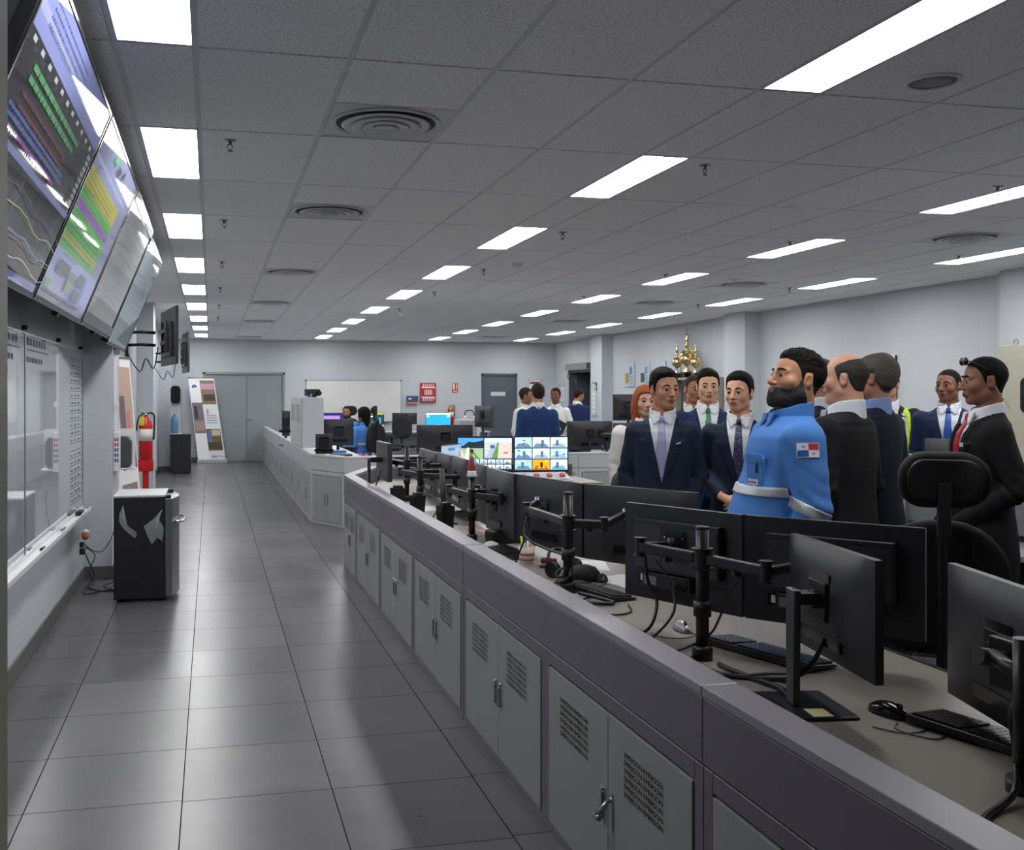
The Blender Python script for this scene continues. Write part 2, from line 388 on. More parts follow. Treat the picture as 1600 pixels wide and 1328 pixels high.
# ---- doors
def door_leaf(name, x0, x1, z1, m, hx, parent=None):
    o = MB().box(x0, x1, YF+.03, YF+.075, .008, z1).build(name, m, parent)
    if hx is not None:
        h = MB(); h.cyl((hx, YF+.03, 1.0), (hx, YF+.018, 1.0), .03, 16); h.tube([(hx, YF+.02, 1.0), (hx, YF-.03, 1.0), (hx-.035, YF-.04, 1.0), (hx-.12, YF-.04, .995)], .01, 8)
        h.build('door_handle', CHROME, o)
    return o
def frame(name, x0, x1, z1, m, parent=None, wd=.055):
    f = MB(); f.box(x0, x0+wd, YF-.015, YF+.12, 0, z1); f.box(x1-wd, x1, YF-.015, YF+.12, 0, z1); f.box(x0, x1, YF-.015, YF+.12, z1-wd, z1)
    return f.build(name, m, parent, bevel=.003)
fr = struct(frame('door_1', *DD, DOORP)); mid = (DD[0]+DD[1])/2+.06
door_leaf('door_leaf', DD[0]+.055, mid-.003, DD[2]-.055, DOORP, None, fr)
door_leaf('door_leaf', mid+.003, DD[1]-.055, DD[2]-.055, DOORP, mid+.1, fr)
MB().box(XL, DD[1], YF+.15, YF+.2, 0, 2.3).build('door_backing', DOORP, fr)
fr = struct(frame('door_2', *SD, DOORD))
lf = door_leaf('door_leaf', SD[0]+.055, SD[1]-.055, SD[2]-.055, DOORD, SD[0]+.13, fr)
MB().box(6.95, 7.33, YF+.024, YF+.03, 1.58, 1.68).build('name_plate', mat('door_sign', 'c6c9cc', .5), lf)
# right-hand automatic door: frame, open leaf, operator header
fr = MB(); fr.box(XR-.01, XR+.2, RD[0], RD[0]+.06, 0, RD[2]); fr.box(XR-.01, XR+.2, RD[1]-.06, RD[1], 0, RD[2]); fr.box(XR-.01, XR+.2, RD[0], RD[1], RD[2]-.06, RD[2])
fr = struct(fr.build('door_3', DOORD))
lf = MB().box(XR+.15, XR+1.0, RD[1]-.12, RD[1]-.07, .01, RD[2]-.07).build('door_leaf', DOORD, fr)
MB().box(XR+.62, XR+.7, RD[1]-.125, RD[1]-.12, 1.5, 1.95).build('vision_panel', mat('pale_glass', 'b4c0cc', .2), lf)
MB().box(XR+.2, XR+.26, RD[0]+.1, RD[0]+1.0, .01, RD[2]-.07).build('door_leaf', mat('door_mid_paint', '7b828c', .45), fr)
op = MB().box(XR-.11, XR-.005, RD[0]+.05, RD[1]-.02, 2.2, 2.36).build('door_operator', mat('operator_cover', '9a9893', .35, .5), fr, bevel=.006)
MB().box(XR-.112, XR-.1, RD[0]+.05, RD[0]+.45, 2.21, 2.35).build('operator_end_panel', BLACK, op)
MB().tube([(XR-.06, RD[1]-.15, 2.2), (XR-.08, RD[1]-.1, 2.05), (XR-.06, RD[1]-.3, 1.9), (XR-.03, RD[1]-.5, 1.85)], .01, 8).build('operator_cable', CABLE, op)
# ================================================================ consoles
def local(p0, p1):
    d = Vector((p1[0]-p0[0], p1[1]-p0[1], 0)); return d.length, math.atan2(d.y, d.x)
SLOTM = mat('slot_shadow', '101113', .8)
def emerson(parent, cx, cz, w=.255, h=.132):
    o = textmesh('\n'.join(['EMERSON EMERSON']*6), .02, 'vent_lettering', BLKINK, None, 'CENTER', .0006)
    vs = np.array([v.co[:] for v in o.data.vertices]); mn, mx = vs.min(0), vs.max(0)
    for v in o.data.vertices:
        v.co = (cx+((v.co.x-mn[0])/(mx[0]-mn[0])-.5)*w, -.0004-abs(v.co.z), cz+((v.co.y-mn[1])/(mx[1]-mn[1])-.5)*h)
    o.parent = parent; return o
def handle(parent, x, z, popped=False, long=False):
    f = MB()
    if long:
        f.rslab(.016, .15, .007, -.006, 0, x, z); f.cyl((x, -.006, z+.05), (x, -.016, z+.05), .006, 10)
        f.build('door_handle', CHROME, parent)
        return
    f.rslab(.024, .118, .008, -.005, 0, x, z); o = f.build('door_handle', CHROME, parent, bevel=.0015)
    f = MB()
    if popped:
        f.tube([(x, -.006, z+.04), (x-.004, -.03, z+.01), (x-.008, -.045, z-.012)], [.007, .008, .010], 10)
        f.tube([(x-.03, -.045, z-.016), (x+.012, -.045, z-.012)], .009, 10)
    else: f.rslab(.014, .085, .006, -.011, -.005, x, z-.004); f.cyl((x, -.005, z+.046), (x, -.012, z+.046), .006, 12)
    f.build('latch_lever', STEEL, o)
def module(p0, p1, label, grp, frame_m=MAUVE, door_m=DOORG, cap=CAPM, vents=True, popped=False, capd=.095, depth=.55, name='console_cabinet', handles=True, longh=False, doors=2):
    """a console cabinet: p0 = left end seen from its front, p1 = right end"""
    L, a = local(p0, p1); t = thing(name, label, 'cabinet', (p0[0], p0[1], 0), a, grp)
    L -= .003; f = MB(); mid = .655-.055
    f.box(0, L, 0, depth, .0, .03); f.box(0, .045, 0, depth, .03, .65); f.box(L-.045, L, 0, depth, .03, .65); f.box(.045, L-.045, 0, depth, mid, .65); f.box(.045, L-.045, .03, depth, .03, mid)
    f.build('carcass', frame_m, t, bevel=.002, seg=1)
    MB().box(0, L, -.003, capd-.01, .655, .822).build('upper_panel', frame_m, t, bevel=.002, seg=1)
    MB().box(0, L, -.006, capd, .824, .85).build('top_cap', cap, t, bevel=.003)
    dw = (L-.1)/doors
    for k in range(doors):
        x0 = .05+k*dw+.0015; x1 = .05+(k+1)*dw-.0015
        d = MB().box(x0, x1, -.004, .018, .036, mid-.006).build('door', door_m, t, bevel=.0025)
        if vents: emerson(d, (x0+x1)/2-.02, .455).location.y = -.004
        if handles:
            hx = x1-.03 if k == 0 else x0+.03
            handle(d, hx, .305, popped and k == 1, longh); 
            for c in d.children:
                if c.name.startswith('door_handle'): c.location.y = -.004
    return t
seams = [9.08, 8.275, 7.07, 5.868, 4.655, 3.46, 2.26, 1.06, -.14]
nm = ['short grey console cabinet at the far corner of the near console row', 'grey console cabinet second from the far corner of the near row', 'grey console cabinet third from the far corner of the near row',
      'grey console cabinet fourth from the far corner of the near row', 'grey console cabinet with flat latches, just beyond the one with the raised handle',
      'grey console cabinet with one raised chrome handle', 'nearest grey console cabinet, at the bottom right corner of the picture', 'grey console cabinet beside the camera, outside the picture']
protoM = None
for k in range(8):
    p0, p1 = (1.195, seams[k]), (1.195, seams[k+1])
    if k in (0, 5) or protoM is None:
        m_ = module(p0, p1, nm[k], 'cabinets of the near console', popped=(k == 5))
        if k == 1: protoM = m_
    else: m_ = dup(protoM, (p0[0], p0[1], 0), -math.pi/2, nm[k])
# far end of the near console: short diagonal cabinet and the cross leg
module((1.61, 10.14), (1.197, 9.083), 'mauve-grey angled end cabinet at the far corner of the near console', 'cabinets of the near console', vents=False, depth=.1)
for k in range(2):
    module((3.78-1.08*k, 10.142), (2.70-1.08*k, 10.142), ['back of the near console cross leg, under the camera-view screens', 'back of the near console cross leg, left part under the bluish monitor'][k], 'cabinets of the near console', vents=False, depth=.3)
# desk tops of the near console
f = MB(); z0, z1 = .69, .72
f.prism([(1.70, 10.04), (1.40, 9.2), (3.78, 9.2), (3.78, 10.04)][::-1], z0, z1)
o = f.build('console_worktop', DESKM, bevel=.003); tag(o, 'worktop of the near console cross leg, carrying the camera-view screens', 'worktop')
f = MB(); f.prism([(1.285, -.1), (2.21, -.1), (2.21, 9.195), (1.40, 9.195), (1.285, 8.9)], z0, z1)
o = f.build('console_worktop', DESKM, bevel=.003); tag(o, 'long grey-brown laminate worktop running behind the near console ledge', 'worktop')
f = MB(); f.box(2.21, 2.226, -.1, 9.19, .675, .722); f.build('edge_trim', BLACK, o)
f = MB()
for y in (.2, 1.06, 3.46, 5.868, 8.2): f.box(1.75, 2.1, y-.02, y+.02, 0, .69)
f.build('support_panel', MAUVE, o)
# sloped label strip on the cross leg, below the camera screens
t = thing('control_panel', 'grey sloped panel with a row of red buttons and white labels under the camera-view screens', 'control panel', (3.0, 9.42, .72))
f = MB(); f.prism([(-.14, .001), (.12, .001), (.12, .085), (-.14, .02)], -.6, .5, 'x'); f.build('housing', LGREY, t, bevel=.003)
for k in range(8):
    x = -.52+.135*k; b_ = MB(); b_.cyl((x, -.02, .045), (x, -.028, .075), .03, 16); b_.build('button', mat('dusty_red', 'b4504a', .5), t)
    MB().box(x-.045, x+.045, -.12, -.07, .033, .04).build('label_card', PAPER, t)
# ---- far console
FG, FD = mat('far_console_frame', 'b2b3b7', .45), mat('far_console_door', '96989b', .42)
FC = mat('far_console_cap', 'c0c0c4', .4)
ys = [24.15-1.17*k for k in range(11)]; ys[-1] = 12.45
fp = None
for k in range(10):
    lab = 'light grey console cabinet of the far console facing the aisle, %s from the double door' % ORD[k]
    if fp is None: fp = module((1.22, ys[k]), (1.22, ys[k+1]), lab, 'cabinets of the far console', FG, FD, FC, vents=False, longh=True)
    else: dup(fp, (1.22, ys[k], 0), -math.pi/2, lab)
module((1.22, 12.45), (1.54, 11.76), 'light grey angled corner cabinet of the far console with two long handles', 'cabinets of the far console', FG, FD, FC, vents=False, longh=True, depth=.1)
vd = Vector((5.6-1.54, 12.05-11.76, 0)); 
for k in range(4):
    a_ = Vector((1.54, 11.76, 0))+vd*(k/4); b_ = Vector((1.54, 11.76, 0))+vd*((k+1)/4)
    module(a_[:2], b_[:2], 'light grey console cabinet of the far console facing the camera, %s from the angled corner' % ORD[k], 'cabinets of the far console', FG, FD, FC, vents=False, handles=(k < 2), longh=True, depth=.45)
f = MB(); f.prism([(1.66, 11.9), (5.6, 12.17), (5.6, 13.0), (1.4, 12.8), (1.36, 12.5)], .69, .72)
o = f.build('console_worktop', LGREY); tag(o, 'light grey worktop behind the camera-facing part of the far console', 'worktop')
f = MB(); f.prism([(1.318, 12.86), (2.1, 12.86), (2.1, 24.1), (1.318, 24.1)], .69, .72)
o = f.build('console_worktop', LGREY); tag(o, 'light grey worktop along the aisle part of the far console', 'worktop')

# far wall desk
f = MB(); f.box(2.2, 6.4, 22.4, 23.1, .72, .75); o = f.build('wall_desk', LGREY); tag(o, 'long light grey desk in front of the far wall', 'desk')
for x in (2.25, 3.6, 5.0, 6.35): MB().box(x-.02, x+.02, 22.45, 23.05, 0, .72).build('desk_panel', FG, o)
MB().box(2.2, 6.4, 23.08, 23.1, .1, .72).build('modesty_panel', FG, o)
# tall cabinet on the far console
t = thing('tower_cabinet', 'tall light grey cabinet standing up out of the far console beside the aisle', 'cabinet', (1.22, 13.9, .851))
MB().box(.02, .32, 0, 1.8, 0, .70).build('body', FG, t, bevel=.004)
for k in range(2):
    d = MB().box(.0, .018, .01+.9*k, .89+.9*k, .01, .69).build('door', mat('vented_door', 'b5b6b8', .5), t, bevel=.003)
    f = MB()
    for q in range(8): f.box(-.002, .0, .12+.9*k+q*.08, .15+.9*k+q*.08, .35, .6)
    f.build('vent', FD, d)
t = thing('desk_camera', 'small black conference camera on top of the tall light grey cabinet', 'camera', (1.42, 14.3, 1.553), .3)
MB().box(-.10, .10, -.06, .06, .02, .12).build('body', BLACK, t, bevel=.01)
MB().cyl((.07, 0, .06), (.07, -.1, .06), .035, 16).build('lens', BLACKG, t)
MB().box(-.05, .05, -.04, .04, 0, .02).build('foot', BLACK, t)
MB().box(-.06, -.03, -.07, -.061, .0, .05).build('blue_tag', mat('blue_tag', '3f86c0', .5), t)

# ================================================================ displays
def emat(c, e=.55, rough=.03):
    key = 'screen_%02x%02x%02x_%d' % (*c, int(e*100))
    return mat(key, tuple(c), rough, emit=e, spec=.5, noise=.35 if e == 1.0 else 0, nscale=45)
def screen(w, h, rects, parent, base=(60, 60, 64), e=.55, y=-.002, name='screen', rough=.03):
    """a lit display face: flat coloured areas of the shown picture, one mesh"""
    f = MB(); cols = [tuple(base)]; f.quad((-w/2, y, -h/2), (w/2, y, -h/2), (w/2, y, h/2), (-w/2, y, h/2))
    for n, r in enumerate(rects):
        pts, c = r[:-1], tuple(r[-1])
        if c not in cols: cols.append(c)
        f.m = cols.index(c); yy = y-.00025-.00003*n
        if len(pts) == 4 and not isinstance(pts[0], (tuple, list)):
            x0, z0, x1, z1 = pts; pts = [(x0, z0), (x1, z0), (x1, z1), (x0, z1)]
        f.add([((p[0]-.5)*w, yy, (p[1]-.5)*h) for p in pts], [tuple(range(len(pts)))])
    return f.build(name, [emat(c, e, rough) for c in cols], parent)
def txtrows(x0, x1, z0, dz, n, c, h=.012, seed=1, dash=.03, gap=.012, fill=.85):
    r = random.Random(seed); out = []
    for i in range(n):
        x = x0; z = z0-i*dz; xe = x0+(x1-x0)*r.uniform(fill, 1)
        while x < xe:
            w_ = dash*r.uniform(.4, 1.3); out.append((x, z, min(x+w_, xe), z+h, c)); x += w_+gap
    return out
def bigtv(label, p, w, h, tilt, rects, base, e, rz=math.pi/2, grp='large wall displays over the whiteboard'):
    t = thing('wall_display', label, 'television', p, rz, grp); t.rotation_euler = (tilt, 0, rz)
    f = MB(); f.box(-w/2, w/2, 0, .05, -h/2, h/2); f.box(-w*.32, w*.32, .05, .085, -h*.36, h*.3); f.build('housing', BLACK, t, bevel=.004)
    f = MB(); b = .012
    f.box(-w/2, w/2, -.006, 0, h/2-b, h/2); f.box(-w/2, w/2, -.006, 0, -h/2, -h/2+b*1.6); f.box(-w/2, -w/2+b, -.006, 0, -h/2, h/2); f.box(w/2-b, w/2, -.006, 0, -h/2, h/2); f.build('bezel', mat('tv_bezel', '2a2b2e', .25), t)
    MB().box(-w/2, w/2, -.004, .02, -h/2-.006, -h/2).build('bottom_trim', STEEL, t)
    screen(w-2*b, h-2.4*b, rects, t, base, e)
    MB().box(-.04, .04, .0, .03, -h/2-.03, -h/2-.006).build('sensor', BLACK, t)
    f = MB(); f.box(-.3, .3, .085, .1, -.2, .2); f.tube([(0, .1, 0), (0, .30, .05)], .03, 8); f.build('wall_mount', BLKMET, t)
    return t
LAV, LAV2, DK = (108, 114, 158), (128, 134, 168), (40, 40, 44)
r1 = [(0, .8, 1, 1, LAV), (0, .86, 1, .9, LAV2), (0, .415, 1, .445, LAV), (0, 0, 1, .045, LAV)]
r1 += txtrows(.1, .62, .95, .03, 4, (70, 74, 110), .010, 3, .012, .006) + txtrows(.12, .8, .7, .045, 2, (74, 124, 84), .024, 5, .05, .006) + txtrows(.12, .7, .6, .045, 3, (92, 54, 58), .014, 6, .012, .004) + txtrows(.05, .8, .53, .03, 2, (60, 92, 148), .014, 8, .014, .004) + txtrows(.1, .7, .465, .03, 1, (128, 60, 140), .014, 9, .014, .004)
r1 += [(.02+.085*k, .755, .05+.085*k, .775, (150, 150, 155)) for k in range(11)] + [(.9, .48+.03*k, .95, .5+.03*k, (130, 134, 140)) for k in range(9)]
r1 += [(.14+.24*k, .05, .142+.24*k, .41, (120, 120, 126)) for k in range(4)]
def curve(pts, c, t=.004): return [([(a[0], a[1]), (b_[0], b_[1]), (b_[0], b_[1]+t), (a[0], a[1]+t)][0], (b_[0], b_[1]), (b_[0], b_[1]+t), (a[0], a[1]+t), c) for a, b_ in zip(pts, pts[1:])]
rr = random.Random(4)
for c, z in (((170, 168, 80), .3), ((128, 84, 74), .2), ((90, 150, 190), .22), ((190, 190, 196), .14), ((96, 84, 80), .36)):
    r1 += curve([(k/18, z-.004*k+.012*math.sin(k*.9+z*20)+rr.uniform(-.006, .006)) for k in range(19)], c)
GR, YL, PU = (74, 136, 72), (140, 134, 62), (122, 66, 150)
r2 = [(0, .80, 1, .82, LAV2), (0, .0, 1, .045, (96, 98, 118)), (0, .045, 1, .29, LAV2), (.0, .69, .8, .75, YL), (0, .63, .8, .69, YL), (0, .57, .8, .63, GR), (0, .52, .8, .57, PU), (0, .46, .8, .52, GR), (0, .38, .8, .46, GR), (0, .34, .8, .38, YL), (0, .29, .8, .34, GR)]
r2 += txtrows(.03, .78, .72, .028, 15, (66, 92, 60), .007, 12, .035)
r2 += [(.12, .16, .34, .24, (80, 84, 88)), (.36, .1, .5, .22, (92, 112, 96)), (.12, .27, .4, .28, (110, 112, 150)), (.55, .07, .7, .15, (84, 88, 96)), (.55, .17, .7, .25, (84, 88, 96)), (.03, .06, .1, .11, (96, 140, 92)), (.75, .08, .95, .26, (136, 140, 180))]
r2 += [(.3, .9, .38, .94, (84, 150, 84)), (.42, .88, .5, .92, (60, 64, 76)), (.55, .9, .6, .94, (60, 64, 76)), (.65, .86, .74, .9, (84, 130, 84))] + txtrows(.05, .95, .04, .03, 1, (50, 52, 64), .02, 31)
r3 = txtrows(.05, .9, .9, .05, 16, (118, 120, 122), .008, 21) + [(0, 0, 1, .08, (70, 72, 76)), (0, .94, 1, 1, (160, 164, 170))]
r4 = txtrows(.1, .9, .85, .07, 10, (122, 136, 142), .005, 22) + [(0, .95, 1, 1, (140, 150, 156))]
TL, TH, TT = 1.655, .925, math.radians(22)
lab = ['nearest large wall display with a dark trend-chart picture under a lavender band', 'large wall display with green, yellow and purple table rows', 'large wall display with a pale grey page, third from the camera', 'farthest of the four large tilted wall displays, blue-grey picture']
for k, (y, z, rct, bs, e) in enumerate(((3.99, 2.45, r1, DK, .42), (5.69, 2.455, r2, (112, 114, 140), .5), (7.39, 2.46, r3, (132, 134, 136), .42), (9.08, 2.425, r4, (112, 124, 130), .42))):
    bigtv(lab[k], (-.625-(.01 if k == 3 else 0), y, z), TL, TH, TT, rct, bs, e*.6)
f = MB(); f.box(XL, XL+.03, 3.2, 9.9, 2.3, 2.36); f.box(XL, XL+.03, 3.2, 9.9, 2.6, 2.66)
o = f.build('display_rail', BLKMET); tag(o, 'black steel rail on the left wall that carries the large displays', 'mount')
# displays hung edge-on farther down the left wall, backs to the camera
def backtv(label, pr, pl, z0, z1):
    L, a = local(pl, pr); c = ((pr[0]+pl[0])/2, (pr[1]+pl[1])/2, (z0+z1)/2); h = z1-z0
    t = thing('wall_display', label, 'television', c, a, 'displays seen from behind on the left wall')
    f = MB(); f.box(-L/2, L/2, 0, .03, -h/2, h/2); f.box(-L*.3, L*.3, -.035, 0, -h*.35, h*.25); f.build('housing', MONB, t, bevel=.005)
    f = MB()
    for q in range(9): f.box(-L*.26+q*.06, -L*.26+q*.06+.02, -.038, -.034, -h*.28, h*.1)
    f.build('vent', BLACK, t)
    screen(L-.03, h-.03, [], t, (30, 44, 60), .3, name='screen').rotation_euler.z = math.pi
    for c_ in t.children:
        if c_.name.startswith('screen'): c_.location.y = .032
    f = MB(); f.box(-.22, -.18, -.06, -.035, -.2, .2); f.box(.18, .22, -.06, -.035, -.2, .2); f.box(-.24, .24, -.07, -.06, .05, .1); f.box(-.24, .24, -.07, -.06, -.1, -.05); f.build('bracket', BLKMET, t)
    return t
backtv('black television turned away on a wall arm, nearer one, above the fire extinguisher', (-.42, 12.6), (-.66, 13.88), 1.97, 2.69)
backtv('black television turned away on a wall arm, farther one near the water dispenser', (-.42, 19.0), (-.56, 20.3), 2.02, 2.78)
for k, (x, y, lb) in enumerate(((-.60, 13.2, 'black swing mount on the left wall holding the nearer turned-away television'), (-.55, 19.6, 'black swing mount on the left wall holding the farther turned-away television'))):
    t = thing('television_mount', lb, 'mount', (XL, y, 2.3), 0, 'television wall mounts')
    MB().box(0, .03, -.04, .04, -.35, .35).build('wall_plate', BLKMET, t)
    MB().tube([(.02, 0, .08), (.2, -.18, .08), (x-XL-.10, -.04, .08)], .02, 8).build('arm', BLKMET, t)
    MB().tube([(.02, 0, -.08), (.2, -.18, -.08), (x-XL-.10, -.04, -.08)], .02, 8).build('arm', BLKMET, t)
    MB().tube(smoothpts([(.03, -.02, -.2), (.18, -.1, -.42), (.25, -.05, -.25), (.35, -.08, -.38), (.4, 0, -.1)]), .008, 6).build('cable', CABLE, t)

# ================================================================ left wall: glass board, outlet, fridge
t = thing('glass_board', 'long white glass writing board on the left wall under the displays', 'whiteboard', (XL, 0, 0))
BG = mat('glass_board_surface', 'c4c9d0', .04, coat=1, spec=.8)
MB().box(.004, .016, 3.6, 6.085, .655, 1.93).build('panel', BG, t); MB().box(.004, .016, 6.095, 8.72, .655, 1.93).build('panel', BG, t)
f = MB(); f.box(.014, .019, 6.08, 6.10, .655, 1.93); f.box(.004, .019, 8.72, 8.735, .655, 1.93); f.box(.004, .019, 3.6, 8.735, 1.93, 1.938); f.build('frame_strip', STEEL, t)
f = MB(); f.box(.0, .085, 3.6, 8.74, .62, .628); f.box(.075, .085, 3.6, 8.74, .628, .648); f.box(0, .02, 3.6, 8.74, .628, .655); f.build('pen_tray', WHITE, t)
for y in (4.4, 6.09, 7.4, 8.6): MB().cyl((.0, y, 1.965), (.03, y, 1.965), .014, 10).build('standoff_clip', BLACK, t)
INK = mat('marker_ink', '4a4f58', .6); f = MB()
for k in range(20):
    z = 1.84-k*.058; f.box(.0162, .0168, 7.95, 8.68, z, z+.004)
    for q in range(3): 
        if k != 12: f.box(.0162, .0168, 8.02+.2*q, 8.02+.2*q+rr.uniform(.06, .14), z+.018, z+.03)
f.box(.0162, .0168, 8.68, 8.684, .74, 1.88); f.build('schedule_table', INK, t); f = MB()
for y0, z in ((5.2, 1.84), (6.15, 1.84)):
    f.box(.0162, .0168, y0, y0+.75, z, z+.006)
    for q in range(7): f.box(.0162, .0168, y0+q*.1, y0+q*.1+.06, z+.03, z+.07); f.box(.0162, .0168, y0+q*.08, y0+q*.08+.05, z-.07, z-.04)
f.build('handwriting', INK, t)
o = MB().box(XL+.025, XL+.07, 8.22, 8.38, .629, .665).build('board_eraser', BLACK, bevel=.006); tag(o, 'black felt eraser on the pen tray of the glass board', 'eraser')
o = MB().cyl((XL+.045, 7.32, .638), (XL+.05, 7.44, .638), .010, 12).build('marker_pen', STEEL); tag(o, 'short grey marker lying on the middle of the pen tray', 'marker')
o = MB().cyl((XL+.05, 6.42, .637), (XL+.055, 6.52, .637), .008, 12).build('marker_pen', BLACK); tag(o, 'small dark marker lying on the near part of the pen tray', 'marker')
t = thing('wall_outlet', 'white power outlet with adapters plugged in, low on the left wall beside the fridge', 'power outlet', (XL, 8.6, .32))
MB().box(0, .008, -.04, .04, -.06, .06).build('face_plate', WHITE, t, bevel=.003)
MB().box(.008, .05, -.03, .03, -.05, .0).build('adapter', BLACK, t, bevel=.004); MB().box(.008, .04, -.025, .025, .01, .05).build('adapter', BLACK, t, bevel=.004)
o = MB().ell((.05, .0, .10), (.03, .03, .035)).build('orange_adapter', mat('orange_plastic', 'd9661c', .4), t); MB().ell((.055, 0, .135), (.028, .028, .022)).build('adapter_cap', WHITE, o)
f = MB()
f.tube(smoothpts([(XL+.05, 8.6, .28), (XL+.09, 8.55, .2), (XL+.13, 8.56, .1), (XL+.08, 8.5, .02), (XL+.16, 8.4, .008), (XL+.30, 8.35, .008), (XL+.2, 8.55, .008), (-.79, 8.62, .03)]), .006, 6)
o = f.build('power_cord', CABLE); tag(o, 'black power cord hanging from the outlet and looping on the floor', 'cord')
f = MB(); f.tube(smoothpts([(XL+.05, 8.6, .33), (XL+.13, 8.58, .26), (XL+.09, 8.52, .14), (XL+.13, 8.5, .06), (XL+.07, 8.42, .01), (XL+.10, 8.25, .008), (XL+.25, 8.45, .008), (XL+.28, 8.8, .01)]), .005, 6)
o = f.build('power_cord', CABLE); tag(o, 'second black cord from the outlet, curling behind the fridge', 'cord')
f = MB(); f.tube(smoothpts([(XL+.04, 8.6, .36), (XL+.10, 8.62, .30), (XL+.17, 8.64, .28), (XL+.22, 8.68, .33), (XL+.27, 8.72, .45), (XL+.31, 8.75, .7), (XL+.31, 8.8, .78)]), .004, 6)
o = f.build('power_cord', CABLE); tag(o, 'thin black cord rising from the outlet to the top of the fridge', 'cord')
# fridge
t = thing('mini_fridge', 'small black fridge with steel door standing in the left aisle', 'fridge', (-.72, 7.87, 0))
FB = mat('fridge_black', '16171a', .45, bump=.1, bscale=700)
MB().box(0, .375, 0, .56, .025, .80).build('body', FB, t, bevel=.006)
n = 14; pr = [(.38, .0)]+[(.43+.045*math.sin(math.pi*k/n), .56*k/n) for k in range(n+1)]+[(.38, .56)]
MB().prism(pr, .04, .785).build('door', STEEL, t, bevel=.003)
MB().box(.376, .381, .003, .557, .03, .79).build('door_gasket', BLACK, t)
MB().tube(smoothpts([(.45, .08, .60), (.50, .1, .60), (.515, .28, .60), (.50, .46, .60), (.45, .48, .60)]), .011, 10).build('door_handle', CHROME, t)
f = MB(); f.box(.33, .42, .0, .06, .785, .812); f.box(.33, .42, .5, .56, .785, .812); f.build('hinge_cover', BLACK, t, bevel=.003)
MB().box(-.005, .38, -.003, .563, .80, .815).build('top_panel', mat('fridge_top', 'c8c9cb', .35), t, bevel=.003)
f = MB()
for x in (.04, .34):
    for y in (.05, .5): f.cyl((x, y, 0), (x, y, .03), .018, 10)
f.build('foot', BLACK, t)
FILM = mat('clear_film', 'e6eaee', .12, trans=.6, alpha=.42)
def film(pts, label):
    f = MB(); r = random.Random(3); n_ = len(pts)
    vs = [(x, -.006-r.uniform(0, .012), z) for x, z in pts]; c = (sum(p[0] for p in pts)/n_, -.02, sum(p[1] for p in pts)/n_)
    f.add(vs+[c], [(i, (i+1) % n_, n_) for i in range(n_)], False)
    o = f.build('plastic_film', FILM, None, loc=(-.72, 7.87, 0)); s_ = o.modifiers.new('th', 'SOLIDIFY'); s_.thickness = .001
    tag(o, label, 'plastic film'); return o
film([(.07, .745), (.045, .68), (.04, .62), (.07, .57), (.12, .52), (.155, .49), (.17, .51), (.165, .54), (.12, .575), (.085, .60), (.065, .65)], 'crumpled strip of clear plastic film hanging at the left of the fridge side')
film([(.36, .71), (.30, .64), (.22, .58), (.25, .50), (.28, .44), (.32, .49), (.355, .46), (.37, .56), (.35, .60), (.315, .65)], 'larger sheet of clear plastic film hanging at the right of the fridge side')
# ---- pilaster side: white dispenser box and dark speaker shell on a shelf
t = thing('notice_box', 'narrow white wall box with red and blue pictograms above the fridge', 'sign box', (-.822, 9.0, 1.09))
MB().box(0, .05, -.02, .10, -.17, .17).build('body', WHITE, t, bevel=.004)
f = MB(); 
for k, c in enumerate((0, 0, 1, 1, 1)): f.m = c; f.box(.008, .022, -.0215, -.02, .09-.045*k, .12-.045*k); f.box(.028, .042, -.0215, -.02, .09-.045*k, .12-.045*k)
f.build('pictogram', [mat('picto_red', 'a84854', .6), mat('picto_blue', '3e5474', .6)], t)
t = thing('wall_dispenser', 'dark grey faceted dispenser on a white wall bracket above the fridge', 'dispenser', (-.76, 9.12, 1.08))
f = MB(); f.prism([(-.06, -.11), (-.035, -.14), (.045, -.14), (.075, -.11), (.075, .09), (.045, .135), (-.02, .14), (-.06, .11)], 0, .13, 'y'); f.build('shell', mat('charcoal_plastic', '45464b', .4), t, bevel=.01)
MB().box(-.065, .11, -.005, .16, -.158, -.142).build('shelf', WHITE, t, bevel=.004); MB().box(-.06, .1, .135, .15, -.14, .2).build('back_plate', WHITE, t)
t = thing('conduit', 'thin white cable conduit running up the pillar above the fridge', 'conduit', (-.82, 9.0, 0))
f = MB(); f.box(0, .022, .0, .03, 1.27, 1.95); f.build('pipe', WHITE, t); MB().box(-.0, .05, -.01, .05, 1.93, 1.97).build('clamp', STEEL, t); MB().box(0, .04, -.01, .05, 1.48, 1.52).build('clamp', WHITE, t)
